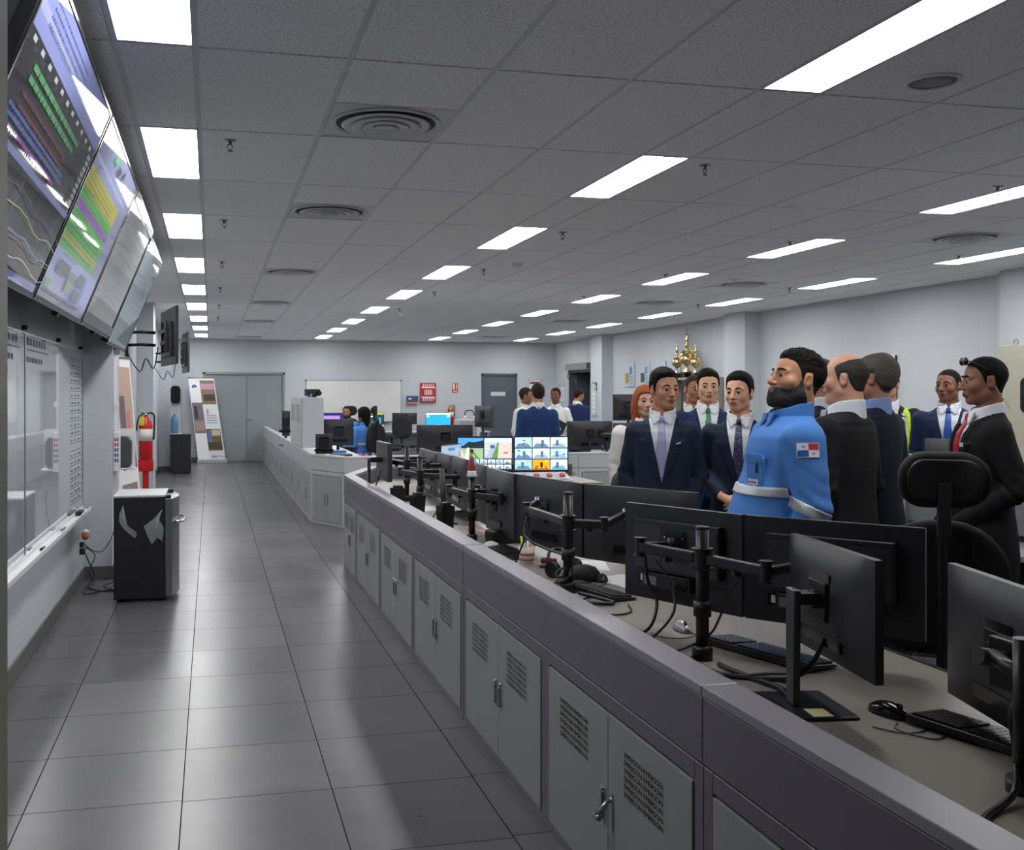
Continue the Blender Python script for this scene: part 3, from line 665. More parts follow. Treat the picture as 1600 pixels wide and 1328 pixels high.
# ---- roll-up banners
def banner(label, bl, br, tl_, tr_, z, pic):
    """fabric between four corners; pic = list of (u0,v0,u1,v1,colour)"""
    t = thing('rollup_banner', label, 'banner', (0, 0, 0), 0)
    B0, B1, T0, T1 = Vector((*bl, .06)), Vector((*br, .06)), Vector((*tl_, z)), Vector((*tr_, z)); nrm = (B1-B0).cross(T0-B0).normalized()
    P = lambda u, v, o=0: tuple((B0+(B1-B0)*u)*(1-v)+(T0+(T1-T0)*u)*v+nrm*o)
    f = MB(); f.add([P(0, 0), P(1, 0), P(1, 1), P(0, 1), P(0, 0, -.004), P(1, 0, -.004), P(1, 1, -.004), P(0, 1, -.004)], [(0,1,2,3),(7,6,5,4),(0,4,5,1),(1,5,6,2),(2,6,7,3),(3,7,4,0)]); f.build('fabric', mat('banner_white', 'e6e6e8', .6), t)
    f = MB(); cols = []
    for n_, (u0, v0, u1, v1, c) in enumerate(pic):
        if c not in cols: cols.append(c)
        f.m = cols.index(c); o_ = .0015+.0002*n_; f.quad(P(u0, v0, o_), P(u1, v0, o_), P(u1, v1, o_), P(u0, v1, o_))
    f.build('print', [mat('print_'+c, c, .6) for c in cols], t)
    f = MB(); d = (B1-B0).normalized(); q = Vector((-d.y, d.x, 0)); 
    a = B0-d*.03; b_ = B1+d*.03
    f.add([tuple(p+q*s1+Vector((0, 0, z_))) for z_ in (-.06, .03) for p in (a, b_) for s1 in (-.07, .07)], [(0,1,3,2),(4,6,7,5),(0,4,5,1),(2,3,7,6),(0,2,6,4),(1,5,7,3)]); f.build('base', mat('banner_base', 'b9babc', .35, .4), t, bevel=.008)
    MB().tube([T0-d*.01, T1+d*.01], .012, 8).build('top_rail', STEEL, t)
    return t, P
pics = [(.0, 0, .42, .97, 'efeff1'), (.42, .68, .97, .97, '8a7464'), (.5, .72, .93, .8, '4a4238'), (.44, .86, .95, .93, 'c79aa6'), (.02, .33, .42, .7, '7b6a78'), (.05, .36, .4, .48, 'a98c86'), (.08, .5, .2, .66, '3c3848'), (.43, .12, .96, .38, '6e5a44'), (.46, .14, .94, .22, '4b4134'), (.48, .22, .6, .36, '6078a8'), (.62, .3, .94, .37, 'c8c0a4')]
pics += [(.5, .45+.03*k, .9, .462+.03*k, 'a4a4a8') for k in range(4)] + [(.53, .56, .62, .62, 'a8acb4')]
t, P = banner('roll-up banner with photographs standing askew beside the far double door', (-.29, 23.88), (.34, 23.95), (-.52, 23.9), (.065, 23.97), 2.0, pics)
f = MB(); 
for k, c in enumerate((0, 1, 0)):
    f.m = c; pts = [P(.2+.09*math.cos(a)*(1-.28*k), .88+.035*math.sin(a)*(1-.28*k), .003) for a in [math.radians(20+16*q) for q in range(11)]]
    f.tube(pts, .008, 6)
f.build('logo', [mat('logo_blue', '2c3f9c', .5), mat('logo_teal', '2c9c94', .5)], t)
def on_plane(txt, size, m, P0, P1, up, name, parent, off=.004):
    o = textmesh(txt, size, name, m, parent, 'LEFT', .0004); P0, P1 = Vector(P0), Vector(P1); x = (P1-P0).normalized(); y = Vector(up).normalized(); z = x.cross(y)
    o.matrix_local = Matrix(((x.x, y.x, z.x, P0.x+z.x*off), (x.y, y.y, z.y, P0.y+z.y*off), (x.z, y.z, z.z, P0.z+z.z*off), (0, 0, 0, 1))); return o
on_plane('aes', .12, mat('logo_blue2', '2a4aa8', .5), P(.5, .03), P(.9, .03), (0, 0, 1), 'lettering', t)
on_plane('Panamá', .07, mat('ink_grey', '6a6c74', .6), P(.78, .035), P(.98, .035), (0, 0, 1), 'lettering', t)
banner('roll-up banner seen from the side, leaning on the left wall behind the fridge', (-.80, 9.7), (-.65, 10.35), (-.95, 9.75), (-.80, 10.4), 1.95, [(.0, .0, 1, .98, 'e8e6e4'), (.3, .55, .95, .95, 'b89c88'), (.35, .6, .6, .8, '6a5a66'), (.65, .62, .8, .72, 'c87a78'), (.3, .42, .95, .55, '1c1c20'), (.2, .05, .9, .35, '8a7c80'), (.5, .08, .6, .3, '3a3444')])
# ---- fire extinguisher on a red post, far extinguisher
def extinguisher(label, loc, sc=1.0, post=None):
    t = thing('fire_extinguisher', label, 'fire extinguisher', loc); r = .078*sc; h = .5*sc
    MB().lathe([(r*.9, 0), (r, .01), (r, h*.78), (r*.86, h*.87), (r*.45, h*.95), (r*.3, h)], n=28).build('cylinder', RED, t)
    f = MB(); f.lathe([(r*1.01, h*.42), (r*1.01, h*.7)], n=28); f.build('label_band', mat('ext_label', 'd8d4cc', .5), t)
    f = MB(); f.cyl((0, 0, h), (0, 0, h+.03*sc), r*.3, 12); f.box(-.06*sc, .03*sc, -.012, .012, h+.03*sc, h+.045*sc); f.tube([(.0, 0, h+.04*sc), (-.09*sc, 0, h+.085*sc)], .008*sc, 8); f.build('valve', CHROME, t)
    MB().tube(smoothpts([(.02*sc, 0, h+.03*sc), (.09*sc, -.01, h+.02*sc), (r*1.25, -.02, h*.75), (r*1.15, -.02, h*.45)]), .011*sc, 8).build('hose', BLACK, t)
    MB().tube(smoothpts([(-.02*sc, -.03*sc, h+.03*sc), (-.07*sc, -.05*sc, h*.98), (-r*1.2, -.05*sc, h*.8), (-r*1.25, -.04*sc, h*.66)]), .009*sc, 8).build('hose', BLACK, t)
    MB().box(-r*.8, -r*.1, -r*1.02, -r*.5, h*.78, h*.98).build('inspection_tag', mat('tag_yellow', 'd9c01c', .5), t, bevel=.004)
    return t
extinguisher('red fire extinguisher held on a red floor post by the left wall', (-.74, 12.0, .84))
t = thing('extinguisher_stand', 'red floor post carrying the extinguisher by the left wall', 'stand', (-.74, 12.0, 0))
MB().box(-.035, .035, -.03, .03, .02, .80).build('post', RED, t, bevel=.004); MB().box(-.085, .085, -.06, .09, .70, .838).build('cradle', RED, t, bevel=.004); MB().box(-.15, .15, -.15, .15, 0, .02).build('foot_plate', RED, t)
MB().box(-.05, .04, -.088, -.08, .86, .96).build('x', PAPER, None)
bpy.data.objects.remove(bpy.data.objects['x'])
extinguisher('red fire extinguisher on the far wall behind the blue-screen monitor', (5.88, 24.2, .86), .9)
# ---- water corner
t = thing('drinks_cabinet', 'low black cabinet at the far end of the left wall', 'cabinet', (-.80, 20.7, 0)); MB().box(0, .4, 0, .5, .02, .78).build('body', FB, t, bevel=.006); MB().box(-.005, .405, -.005, .505, .78, .8).build('top', BLACK, t); MB().box(.03, .37, .03, .47, 0, .02).build('plinth', BLACK, t)
t = thing('water_dispenser', 'white water dispenser with black head on the low black cabinet', 'water dispenser', (-.80, 20.78, .8))
MB().box(.0, .2, .14, .34, 0, .95).build('column', WHITE, t, bevel=.01); MB().rslab(.19, .36, .07, -.06, .3, .1, .80, smooth=True).build('head', BLACKG, t); MB().box(.205, .22, .1, .14, 0, .98).build('rail', STEEL, t); MB().box(0, .22, -.02, .34, 0, .015).build('drip_tray', WHITE, t)
t = thing('water_jug', 'blue translucent water jug on the low black cabinet', 'bottle', (-.72, 20.83, .816)); MB().lathe([(.07, 0), (.078, .01), (.078, .1), (.073, .115), (.078, .13), (.078, .27), (.06, .33), (.025, .36), (.025, .39)], n=20).build('body', mat('water_blue', '6fa8d0', .15, trans=.4), t); MB().cyl((0, 0, .39), (0, 0, .41), .028, 12).build('cap', WHITE, t)
# ---- far wall things
t = thing('whiteboard', 'wide whiteboard on the far wall behind the seated staff', 'whiteboard', (3.44, YF, 1.45)); MB().box(-1.17, 1.17, -.02, -.004, -.5, .5).build('surface', mat('whiteboard_face', 'd9d9d6', .25, spec=.4), t)
f = MB(); f.box(-1.185, 1.185, -.024, 0, .5, .513); f.box(-1.185, 1.185, -.024, 0, -.513, -.5); f.box(-1.185, -1.17, -.024, 0, -.5, .5); f.box(1.17, 1.185, -.024, 0, -.5, .5); f.build('frame', STEEL, t)
f = MB()
for x in (-1.18, 1.18): f.box(x-.02, x+.02, -.03, 0, .49, .52)
f.build('corner_cap', DARK, t); MB().box(-.9, .9, -.07, -.02, -.53, -.515).build('pen_tray', STEEL, t)
t = thing('first_aid_box', 'blue and orange box on the far wall left of the red fire panel', 'wall box', (4.9, YF, 1.48)); MB().box(-.14, .14, -.09, 0, -.05, .1).build('body', mat('navy_box', '2c4a78', .5), t, bevel=.01); MB().box(-.14, .14, -.09, 0, -.11, -.055).build('lower_door', mat('orange_box', 'c87452', .5), t, bevel=.006)
MB().box(-.11, -.03, -.092, -.09, .01, .04).build('white_label', PAPER, t)
t = thing('fire_alarm_panel', 'square red panel with white stripes on the far wall', 'fire panel', (5.3, YF, 1.665)); MB().box(-.2, .2, -.07, 0, -.24, .24).build('body', mat('panel_red', 'a81824', .45), t, bevel=.006)
f = MB()
for s_ in (-1, 1):
    f.box(-.17, .17, -.072, -.07, s_*.125-.018, s_*.125+.018)
    for k in range(6): f.add([(-.15+k*.052+dx, -.072, s_*.18+dz) for dx, dz in ((0, -.035), (.022, -.035), (.042, .035), (.02, .035))], [(0, 1, 2, 3)])
for k in range(4): f.box(-.1, .1, -.072, -.07, -.06+.035*k, -.042+.035*k)
f.build('white_marking', mat('marking_white', 'ddd6d6', .6), t)
t = thing('fire_sign', 'small red extinguisher sign on the far wall', 'sign', (6.0, YF, 1.78)); MB().box(-.07, .07, -.012, 0, -.12, .12).build('plate', mat('sign_red', 'c8382c', .5), t)
f = MB(); f.box(-.05, -.01, -.014, -.012, -.04, .1); f.box(.03, .05, -.014, -.012, -.03, .09); f.box(-.04, .04, -.014, -.012, -.1, -.075); f.build('pictogram', PAPER, t)
t = thing('notice_sign', 'clear-framed notice with a dark red header beside the far grey door', 'sign', (8.12, YF, 1.86)); MB().box(-.15, .15, -.01, 0, -.3, .1).build('sheet', PAPER, t); MB().box(-.14, .14, -.013, -.01, .02, .08).build('header', mat('header_red', '9c2c40', .6), t)
for sx in (-1, 1): MB().cyl((sx*.19, 0, .12), (sx*.19, -.02, .12), .018, 10).build('standoff', STEEL, t)
t = thing('notice_sign', 'small clear framed notice at the far right corner of the room', 'sign', (XR, 23.75, 1.75)); MB().box(-.01, 0, -.14, .14, -.3, .06).build('sheet', mat('clear_sheet', 'd6dade', .4), t)
for sx in (-1, 1): MB().cyl((-.02, sx*.16, .1), (0, sx*.16, .1), .016, 10).build('standoff', STEEL, t)
f = MB()
for k in range(5): f.box(-.012, -.01, -.1, .1, -.05-.05*k, -.04-.05*k)
f.build('text_lines', INK, t)
# column with exit sign and document holders
cx_ = XR-.26
t = thing('exit_sign', 'small green emergency exit sign on the far right pillar', 'sign', (cx_, 20.9, 1.78)); MB().box(-.012, 0, -.13, .13, -.1, .1).build('plate', mat('exit_green', '2c7a4c', .5), t)
f = MB(); f.box(-.014, -.012, .02, .1, -.08, .08); f.box(-.014, -.012, -.09, -.02, -.02, .02); f.box(-.014, -.012, -.06, -.03, -.06, .06); f.build('pictogram', PAPER, t)
t = thing('document_holder', 'narrow clear document holder on the far right pillar under the exit sign', 'document holder', (cx_, 20.9, 1.42)); MB().box(-.03, 0, -.13, .13, -.28, .28).build('sleeve', mat('holder_clear', 'c4c9cf', .3), t, bevel=.004)
f = MB(); 
for k in range(5): f.box(-.033, -.03, -.09+.02*(k % 2), .09, .18-.1*k, .22-.1*k)
f.build('paper_tab', PAPER, t)
# framed posters on the right wall
for k, (xa, xb, yt, yb, cols) in enumerate(((977, 992, 566, 604, ['b4bfc8', 'a88c50', '5878a0', '607870']), (1001, 1016, 566, 603, ['b8c3cc', '38444c', '7888a0', '50606c']), (1025, 1041, 564, 602, ['b6c1ca', '7c9c48', '90a4b0', '6c8c50']), (1049, 1064, 562, 600, ['b0bcc8', '7070a0', '8c98b0', '5c6c90']))):
    a = atX(xa, yt, XR-.01); b_ = atX(xb, yb, XR-.01); y0, y1 = b_.y, a.y; zt, zb = atX((xa+xb)/2, yt, XR).z, atX((xa+xb)/2, yb, XR).z
    t = thing('wall_poster', ['blue-grey framed poster with a tan picture, first from the far pillar', 'framed poster with a dark picture strip, second from the far pillar', 'framed poster with a green picture, third from the far pillar', 'framed poster partly hidden behind the trophies'][k], 'poster', (XR, (y0+y1)/2, (zt+zb)/2), 0, 'posters on the right wall')
    w_, h_ = (y1-y0)/2, (zt-zb)/2
    MB().box(-.03, 0, -w_, w_, -h_, h_).build('board', mat('poster_'+cols[0], cols[0], .4), t, bevel=.003)
    f = MB(); f.m = 0; f.box(-.0315, -.03, 0, w_*.8, -h_*.7, h_*.1); f.m = 1; f.box(-.0315, -.03, -w_*.6, -w_*.1, 0, h_*.6); f.m = 2
    for q in range(5): f.box(-.0315, -.03, -w_*.8, -w_*.1, -h_*.8+q*h_*.15, -h_*.74+q*h_*.15)
    f.build('print', [mat('poster_'+c, c, .5) for c in cols[1:]], t)
# trophy cabinet and trophies
a = atX(1050, 589, 8.25); b_ = atX(1100, 589, 8.25)
t = thing('display_cabinet', 'grey-beige glazed cabinet carrying the trophies by the right wall', 'cabinet', (8.22, b_.y, 0)); hh = (a.y-b_.y)
f = MB(); zt = a.z-.02
f.box(0, .4, 0, hh, 0, .08); f.box(0, .4, 0, hh, zt-.04, zt); f.box(.38, .4, 0, hh, .08, zt-.04); f.box(0, .38, 0, .03, .08, zt-.04); f.box(0, .38, hh-.03, hh, .08, zt-.04); f.box(0, .38, .03, hh-.03, 1.0, 1.02); f.build('carcass', mat('cabinet_beige', '9c988c', .5), t, bevel=.003)
MB().box(.0, .006, .03, hh*.62, .1, zt-.05).build('glass_door', mat('dark_glass', '353c40', .1), t); MB().box(-.004, .0, .02, .05, .08, zt-.04).build('door_frame', BLACK, t); MB().box(-.004, 0, hh*.6, hh*.64, .08, zt-.04).build('door_frame', BLACK, t)
GOLD = mat('polished_gold', 'dcc48c', .2, 1)
def trophy(label, loc, h):
    t = thing('trophy', label, 'trophy', loc, 0, 'gold trophies on the cabinet')
    MB().box(-.10*h, .10*h, -.10*h, .10*h, 0, .12*h).build('plinth', BLACKG, t, bevel=.004)
    MB().lathe([(.08*h, .12*h), (.07*h, .15*h), (.025*h, .2*h), (.02*h, .26*h), (.06*h, .3*h), (.13*h, .36*h), (.15*h, .44*h), (.12*h, .52*h), (.05*h, .56*h), (.02*h, .6*h), (.045*h, .64*h), (.03*h, .7*h)], n=20).build('cup', GOLD, t)
    for s_ in (-1, 1): MB().tube(smoothpts([(0, s_*.12*h, .38*h), (0, s_*.2*h, .44*h), (0, s_*.19*h, .54*h), (0, s_*.1*h, .54*h)]), .012*h, 6).build('cup_handle', GOLD, t)
    MB().tube([(0, 0, .68*h), (0, .01*h, .78*h), (0, 0, .84*h), (0, 0, .88*h)], [.03*h, .035*h, .02*h, .022*h], 10).build('figure', GOLD, t)
    MB().tube([(0, 0, .8*h), (0, .05*h, .9*h), (0, .03*h, 1.0*h)], .01*h, 6).build('figure_arm', GOLD, t)
    return t
for k, (px, h, dx, lb) in enumerate(((1058, .72, .08, 'left gold trophy with a small figure on the cabinet'), (1071, 1.0, .28, 'tall gold trophy at the back of the cabinet'), (1073, .82, .08, 'gold trophy with a rounded cup in the middle of the cabinet'), (1087, .66, .12, 'slim gold trophy at the right of the cabinet'))):
    p = atX(px, 580, 8.22+dx); trophy(lb, (8.22+dx, min(max(p.y, b_.y+.1), a.y-.1), zt+.0005), h*.92)
# wall chart on the right wall, electrical panel
a = atX(1352, 556, XR-.02); b_ = atX(1399, 640, XR-.02); zt_, zb_ = atX(1385, 556, XR).z, .95
t = thing('wall_chart', 'white planning board with a green-lined sheet on the right wall behind the heads', 'notice board', (XR, (a.y+b_.y)/2, (zt_+zb_)/2)); w_, h_ = (a.y-b_.y)/2, (zt_-zb_)/2
MB().box(-.02, 0, -w_, w_, -h_, h_).build('board', mat('board_pale', 'd2d5d6', .5), t)
f = MB(); f.box(-.03, 0, -w_-.012, -w_, -h_, h_); f.box(-.03, 0, w_, w_+.012, -h_, h_); f.build('frame', DARK, t)
f = MB(); f.m = 0; f.box(-.022, -.02, -w_*.8, w_*.8, h_*.86, h_*.9); f.m = 1
for k in range(4): f.box(-.022, -.02, -w_*.7, w_*.8, h_*.72-k*.05, h_*.735-k*.05)
f.build('print', [mat('ink_green', '8cb48c', .6), mat('ink_grey2', '9a9ca0', .6)], t)
a = atX(1580, 541, XR-.27); t = thing('electrical_cabinet', 'beige electrical cabinet on the nearest right pillar', 'electrical cabinet', (XR-.26, a.y-.46, 0))
MB().box(-.22, 0, -.42, .42, .3, a.z).build('body', mat('beige_enamel', 'a7a492', .45), t, bevel=.008); MB().rslab(.42, .36, .06, 0, .008, 0, 0).build('window', BLACKG, t)
for c_ in t.children:
    if c_.name.startswith('window'): c_.rotation_euler.z = -math.pi/2; c_.location = (-.226, -.1, 1.58)
MB().tube([(-.1, .3+.03*math.cos(q*.6), a.z+.035+.03*math.sin(q*.6)) for q in range(11)], .006, 6).build('lifting_eye', STEEL, t)
# ================================================================ monitors, arms, desk things
def monitor(label, L, R, ztop, h, style='smooth', grp=None, on=None, stand=None, name='monitor', tilt=0, base=(24, 26, 30), rects=(), e=.5, back=None, lift=None):
    """L, R = left and right end seen from its BACK; local -y is the back (or the screen when on=True)"""
    w, a = local(L, R); c = ((L[0]+R[0])/2, (L[1]+R[1])/2, ztop-h/2)
    t = thing(name, label, 'monitor', c, a, grp)
    if tilt: t.rotation_euler = (tilt, 0, a)
    back = back or MONB; s = 1
    if on: s = -1          # screen towards -y
    Y = lambda y: y*s
    def bx(f, x0, x1, y0, y1, z0, z1): f.box(x0, x1, min(Y(y0), Y(y1)), max(Y(y0), Y(y1)), z0, z1)
    # housing: slab with a softly domed back
    f = MB(); nx, nz = 16, 10; pts = []
    if style == 'ribbed':
        f.box(-w/2, w/2, min(Y(0), Y(.02)), max(Y(0), Y(.02)), -h/2, h/2)
    else:
        def dep(u, v):
            q = max(abs(u)**3, abs(v)**3); e_ = (1-min(1, q))
            return -(.008+.028*e_)
        g = [[((-1+2*i/nx)*w/2, Y(dep(-1+2*i/nx, -1+2*j/nz)), (-1+2*j/nz)*h/2) for i in range(nx+1)] for j in range(nz+1)]
        vs = [p for r in g for p in r]; fs = [(j*(nx+1)+i, j*(nx+1)+i+1, (j+1)*(nx+1)+i+1, (j+1)*(nx+1)+i) for j in range(nz) for i in range(nx)]
        if on: fs = [q[::-1] for q in fs]
        f.add(vs, fs, True)
        # rim sides
        def rim(a_, b_):
            q = [a_, b_, (b_[0], Y(.012), b_[2]), (a_[0], Y(.012), a_[2])]; f.add(q, [(3, 2, 1, 0)])
        for i in range(nx): rim(g[0][i], g[0][i+1]); rim(g[-1][i+1], g[-1][i])
        for j in range(nz): rim(g[j+1][0], g[j][0]); rim(g[j][-1], g[j+1][-1])
        bx(f, -w/2, w/2, .0119, .012, -h/2, h/2)
    f.build('housing', back, t)
    if style == 'ribbed':
        hump = MB(); hx0, hx1, hz0, hz1 = -w*.36, w*.36, -h*.18, h*.36
        if on is None:
            hump.box(hx0, hx1, -.032, 0, hz0, hz1); hump.box(-w*.30, w*.12, -.026, 0, -h*.36, -h*.2)
            o = hump.build('rear_hump', back, t, bevel=.004)
            r_ = MB(); n_ = 24
            for k in range(n_):
                z = hz0+.012+(hz1-hz0-.03)*k/n_
                if -.02 < z < h*.3:
                    for x0, x1 in ((hx0+.01, -.06), (.06, hx1-.01)): r_.box(x0, x1, -.0345, -.032, z, z+.0032)
                else: r_.box(hx0+.01, hx1-.01, -.0345, -.032, z, z+.0032)
            r_.build('vent_rib', mat('rib_plastic', '46474c', .3), o)
            q = MB(); q.box(-.05, .05, -.036, -.032, .0, h*.27); q.rslab(.08, .018, .006, -.04, -.036, 0, h*.25); q.build('vesa_plate', BLKMET, t, bevel=.002)
            q = MB()
            for x in (-.038, .038):
                for z in (.012, h*.2): q.cyl((x, -.036, z), (x, -.041, z), .004, 8)
            q.build('vesa_screw', CHROME, t)
            q = MB(); q.box(-w*.28, -w*.17, -.0275, -.0262, -h*.33, -h*.24); q.build('rating_label', mat('label_grey', '6f7480', .5), t)
            MB().box(w*.0, w*.1, -.028, -.026, -h*.34, -h*.22).build('port_bay', BLACKG, t); MB().box(-w*.36, -w*.30, -.004, -.0, -h*.33, -h*.22).build('port_bay', BLACKG, t)
            q = MB(); q.box(-w*.335, -w*.31, -.012, -.004, -h*.31, -h*.24); q.build('connector', WHITE, t)
    elif on is None:
        q = MB(); q.box(-.06, .06, -.0375, -.035, -.02, .085); q.build('vesa_recess', BLACKG, t)
        q = MB(); q.box(-.05, .05, -.043, -.036, -.045, .06); q.cyl((0, -.043, .01), (0, -.06, .01), .026, 18); q.build('vesa_plate', BLKMET, t, bevel=.002)
        q = MB(); q.box(-.12, .12, -.036, -.028, -h*.36, -h*.26); q.build('port_bay', BLACKG, t)
        q = MB(); q.rslab(.05, .004, .0015, -.037, -.034, w*.18, -h*.22); q.build('cable_clip', DARK, t)
    # face
    f = MB(); b = .008
    bx(f, -w/2, w/2, .012, .0145, h/2-b, h/2); bx(f, -w/2, w/2, .012, .0145, -h/2, -h/2+b*2); bx(f, -w/2, -w/2+b, .012, .0145, -h/2, h/2); bx(f, w/2-b, w/2, .012, .0145, -h/2, h/2)
    if style == 'ribbed': 
        for v in range(len(f.v)): f.v[v] = (f.v[v][0], f.v[v][1]+.008*s, f.v[v][2])
    f.build('bezel', BLACK, t)
    o = screen(w-2*b, h-3*b, list(rects), t, base, e if on else .25)
    if on: o.location = (0, -.0125, b/2)
    else: o.rotation_euler.z = math.pi; o.location = (0, .0125+(.008 if style == 'ribbed' else 0), b/2)
    if stand is not None:
        q = MB(); zb = stand-(ztop-h/2); k_ = Y(-.075)
        q.box(-.028, .028, min(k_, k_+s*.018), max(k_, k_+s*.018), zb+.008, .07); q.build('stand_post', mat('stand_grey', '3a3b3f', .4, .3), t, bevel=.004)
        q = MB(); q.box(-.025, .025, min(Y(-.03), k_), max(Y(-.03), k_), .0, .05); q.build('stand_neck', BLACK, t)
        q = MB(); ya, yb = sorted((Y(-.13), Y(.08))); q.box(-.125, .125, ya, yb, zb+.0005, zb+.009); q.build('stand_base', mat('stand_base', '2b2c30', .35, .3), t, bevel=.002)
    return t
M = monitor
gA = 'monitors on the near console seen from behind'
M('left one of the two ribbed-back monitors on the nearest double arm', (1.526, 3.497), (1.745, 3.035), 1.17, .345, 'ribbed', gA)
M('right one of the two ribbed-back monitors on the nearest double arm', (1.752, 3.025), (2.105, 2.60), 1.17, .345, 'ribbed', gA)
m11 = M('black monitor turned edge-wise on its own grey stand with a yellow note on its foot', (1.698, 2.661), (1.620, 2.167), 1.16, .31, grp=gA)
M('black monitor cut off by the right edge of the picture', (1.95, 2.31), (1.80, 1.72), 1.12, .35, grp=gA, back=MONG)
M('black monitor left of the pen cup, on the second double arm from the camera', (1.67, 5.30), (1.81, 4.66), 1.135, .37, grp=gA)
M('black monitor right of the second double arm, partly behind the ribbed-back pair', (1.815, 4.65), (2.14, 4.10), 1.135, .37, grp=gA)
def pair(pxL, pxR, dR, w=.56):
    R = atD(pxR, 700, dR); r_ = ray(pxL, 700); u = Vector((r_[0], r_[1])); uu = u.dot(u); ur = u.dot(R.xy); t_ = (ur+math.sqrt(ur*ur-uu*(R.xy.dot(R.xy)-w*w)))/uu
    return (r_[0]*t_, r_[1]*t_), (R.x, R.y)
for pl_, pr_, dr_, zt_, lb in ((761, 805, 5.55, 1.135, 'black monitor just right of the figurine, on the third double arm'), (733, 760, 6.3, 1.125, 'black monitor behind the figurine'), (708, 731, 7.0, 1.12, 'black monitor third in the row behind the figurine'),
                        (685, 708, 7.6, 1.112, 'black monitor fourth in the row behind the figurine'), (665, 685, 8.2, 1.10, 'black monitor fifth in the row behind the figurine'), (657, 666, 8.9, 1.09, 'black monitor at the far end of the near console row')):
    L_, R_ = pair(pl_, pr_, dr_, .56 if pl_ > 660 else .3); M(lb, L_, R_, zt_, .37, grp=gA, back=MONG)
# separate stand of the edge-wise monitor
t = m11; ax = Vector((-.075, 0, 0))
q = MB(); q.prism([(-.024, -.275), (.024, -.275), (.030, .04), (-.030, .04)], -.118, -.098, 'y'); q.build('stand_post', mat('stand_grey', '3a3b3f', .4, .3), t, bevel=.004)
MB().box(-.028, .028, -.10, -.03, .0, .03).build('stand_neck', BLACK, t)
MB().box(-.12, .12, -.20, .02, -.2845, -.276).build('stand_base', mat('stand_base', '2b2c30', .35, .3), t, bevel=.002)
nt_ = MB().box(.045, .11, -.10, -.045, -.2759, -.2752).build('x', mat('note_yellow', 'd8d4a0', .7))
nt_.name = 'sticky_note'; nt_.matrix_world = Matrix.Translation(m11.location) @ Matrix.Rotation(m11.rotation_euler.z, 4, 'Z'); tag(nt_, 'pale yellow sticky note on the foot of the edge-wise monitor', 'note')
for d in (.0, .012):
    MB().tube(smoothpts([(.03, -.035, -.09), (.02, -.06, -.15-d), (0, -.10, -.19-d), (-.10, -.14, -.22-d), (-.22, -.17, -.26), (-.3, -.2, -.275)]), .005, 6).build('cable', CABLE, t)
# far-end side monitor seen edge-on on a slanted stand
p = atD(600, 720, 8.45)
t = thing('monitor', 'monitor seen edge-on with slanted stand at the far corner of the near console', 'monitor', (p.x, p.y, 1.02), math.radians(-89.5), gA)
MB().box(-.27, .27, -.02, .02, -.16, .16).build('housing', MONG, t, bevel=.006); MB().box(-.26, .26, .02, .022, -.15, .15).build('screen', BLACKG, t)
MB().box(-.03, .03, -.14, -.12, -.29, .02).build('stand_post', DARK, t, bevel=.004); MB().box(-.03, .03, -.12, -.02, -.01, .03).build('stand_neck', BLACK, t); MB().box(-.12, .12, -.18, .03, -.2995, -.291).build('stand_base', DARK, t)
MB().tube(smoothpts([(0, -.03, -.08), (.02, -.07, -.2), (0, -.12, -.24), (-.05, -.16, -.29)]), .006, 6).build('cable', CABLE, t)
# ---- lit screens facing the camera
def cctv(rows, cols, x0, z0, x1, z1, seed):
    r = random.Random(seed); out = []
    cw, ch = (x1-x0)/cols, (z1-z0)/rows
    for j in range(rows):
        for i in range(cols):
            a, b_, c_, d = x0+i*cw+.008, z0+j*ch+.012, x0+(i+1)*cw-.008, z0+(j+1)*ch-.012
            orange = (i == 1 and j == 0 and rows == 3)
            wall_ = (216, 140, 40) if orange else r.choice([(176, 196, 204), (150, 176, 196), (188, 196, 190), (140, 168, 190)])
            flr = (150, 84, 20) if orange else r.choice([(96, 132, 158), (120, 140, 150), (84, 110, 130)])
            out += [(a, b_, c_, d, wall_), ([(a, b_), (c_, b_), (c_-(c_-a)*.25, b_+(d-b_)*.4), (a+(c_-a)*.2, b_+(d-b_)*.42)][0], (c_, b_), (c_-(c_-a)*.25, b_+(d-b_)*.4), (a+(c_-a)*.2, b_+(d-b_)*.42), flr)]
            dx = a+(c_-a)*r.uniform(.3, .5); out.append((dx, b_+(d-b_)*.2, dx+(c_-a)*.16, b_+(d-b_)*.75, (70, 90, 112) if not orange else (70, 40, 14)))
            for q in range(3):
                u = a+(c_-a)*r.uniform(.02, .8); v = b_+(d-b_)*r.uniform(.05, .8); out.append((u, v, u+(c_-a)*.12, v+(d-b_)*.14, r.choice([(214, 224, 230), (60, 80, 100), (110, 150, 180)]) if not orange else (240, 190, 90)))
    return out
road = [(0, .45, .47, .97, (70, 130, 190)), ((0, .72), (.1, .74), (.2, .86), (.3, .84), (.47, .9), (.47, .6), (0, .6), (28, 40, 44)), (0, .32, .47, .66, (128, 146, 120)), ((.12, .32), (.36, .32), (.2, .68), (.17, .68), (196, 204, 206)), ((.2, .32), (.42, .32), (.24, .66), (.21, .66), (80, 120, 50)), ((0, .32), (.14, .32), (.06, .62), (0, .66), (206, 164, 130)),
        (.49, .36, 1, .97, (150, 168, 160)), (.49, .84, 1, .97, (170, 196, 214)), ((.5, .36), (.62, .36), (.74, .84), (.7, .84), (140, 140, 176)), ((.62, .36), (.74, .36), (.76, .84), (.74, .84), (70, 118, 64)), ((.74, .36), (1, .36), (1, .8), (.76, .82), (178, 160, 152)), (.6, .66, .68, .76, (60, 70, 110)), (.84, .5, .93, .55, (120, 110, 100))]
gC = 'camera-view screens on the near console'
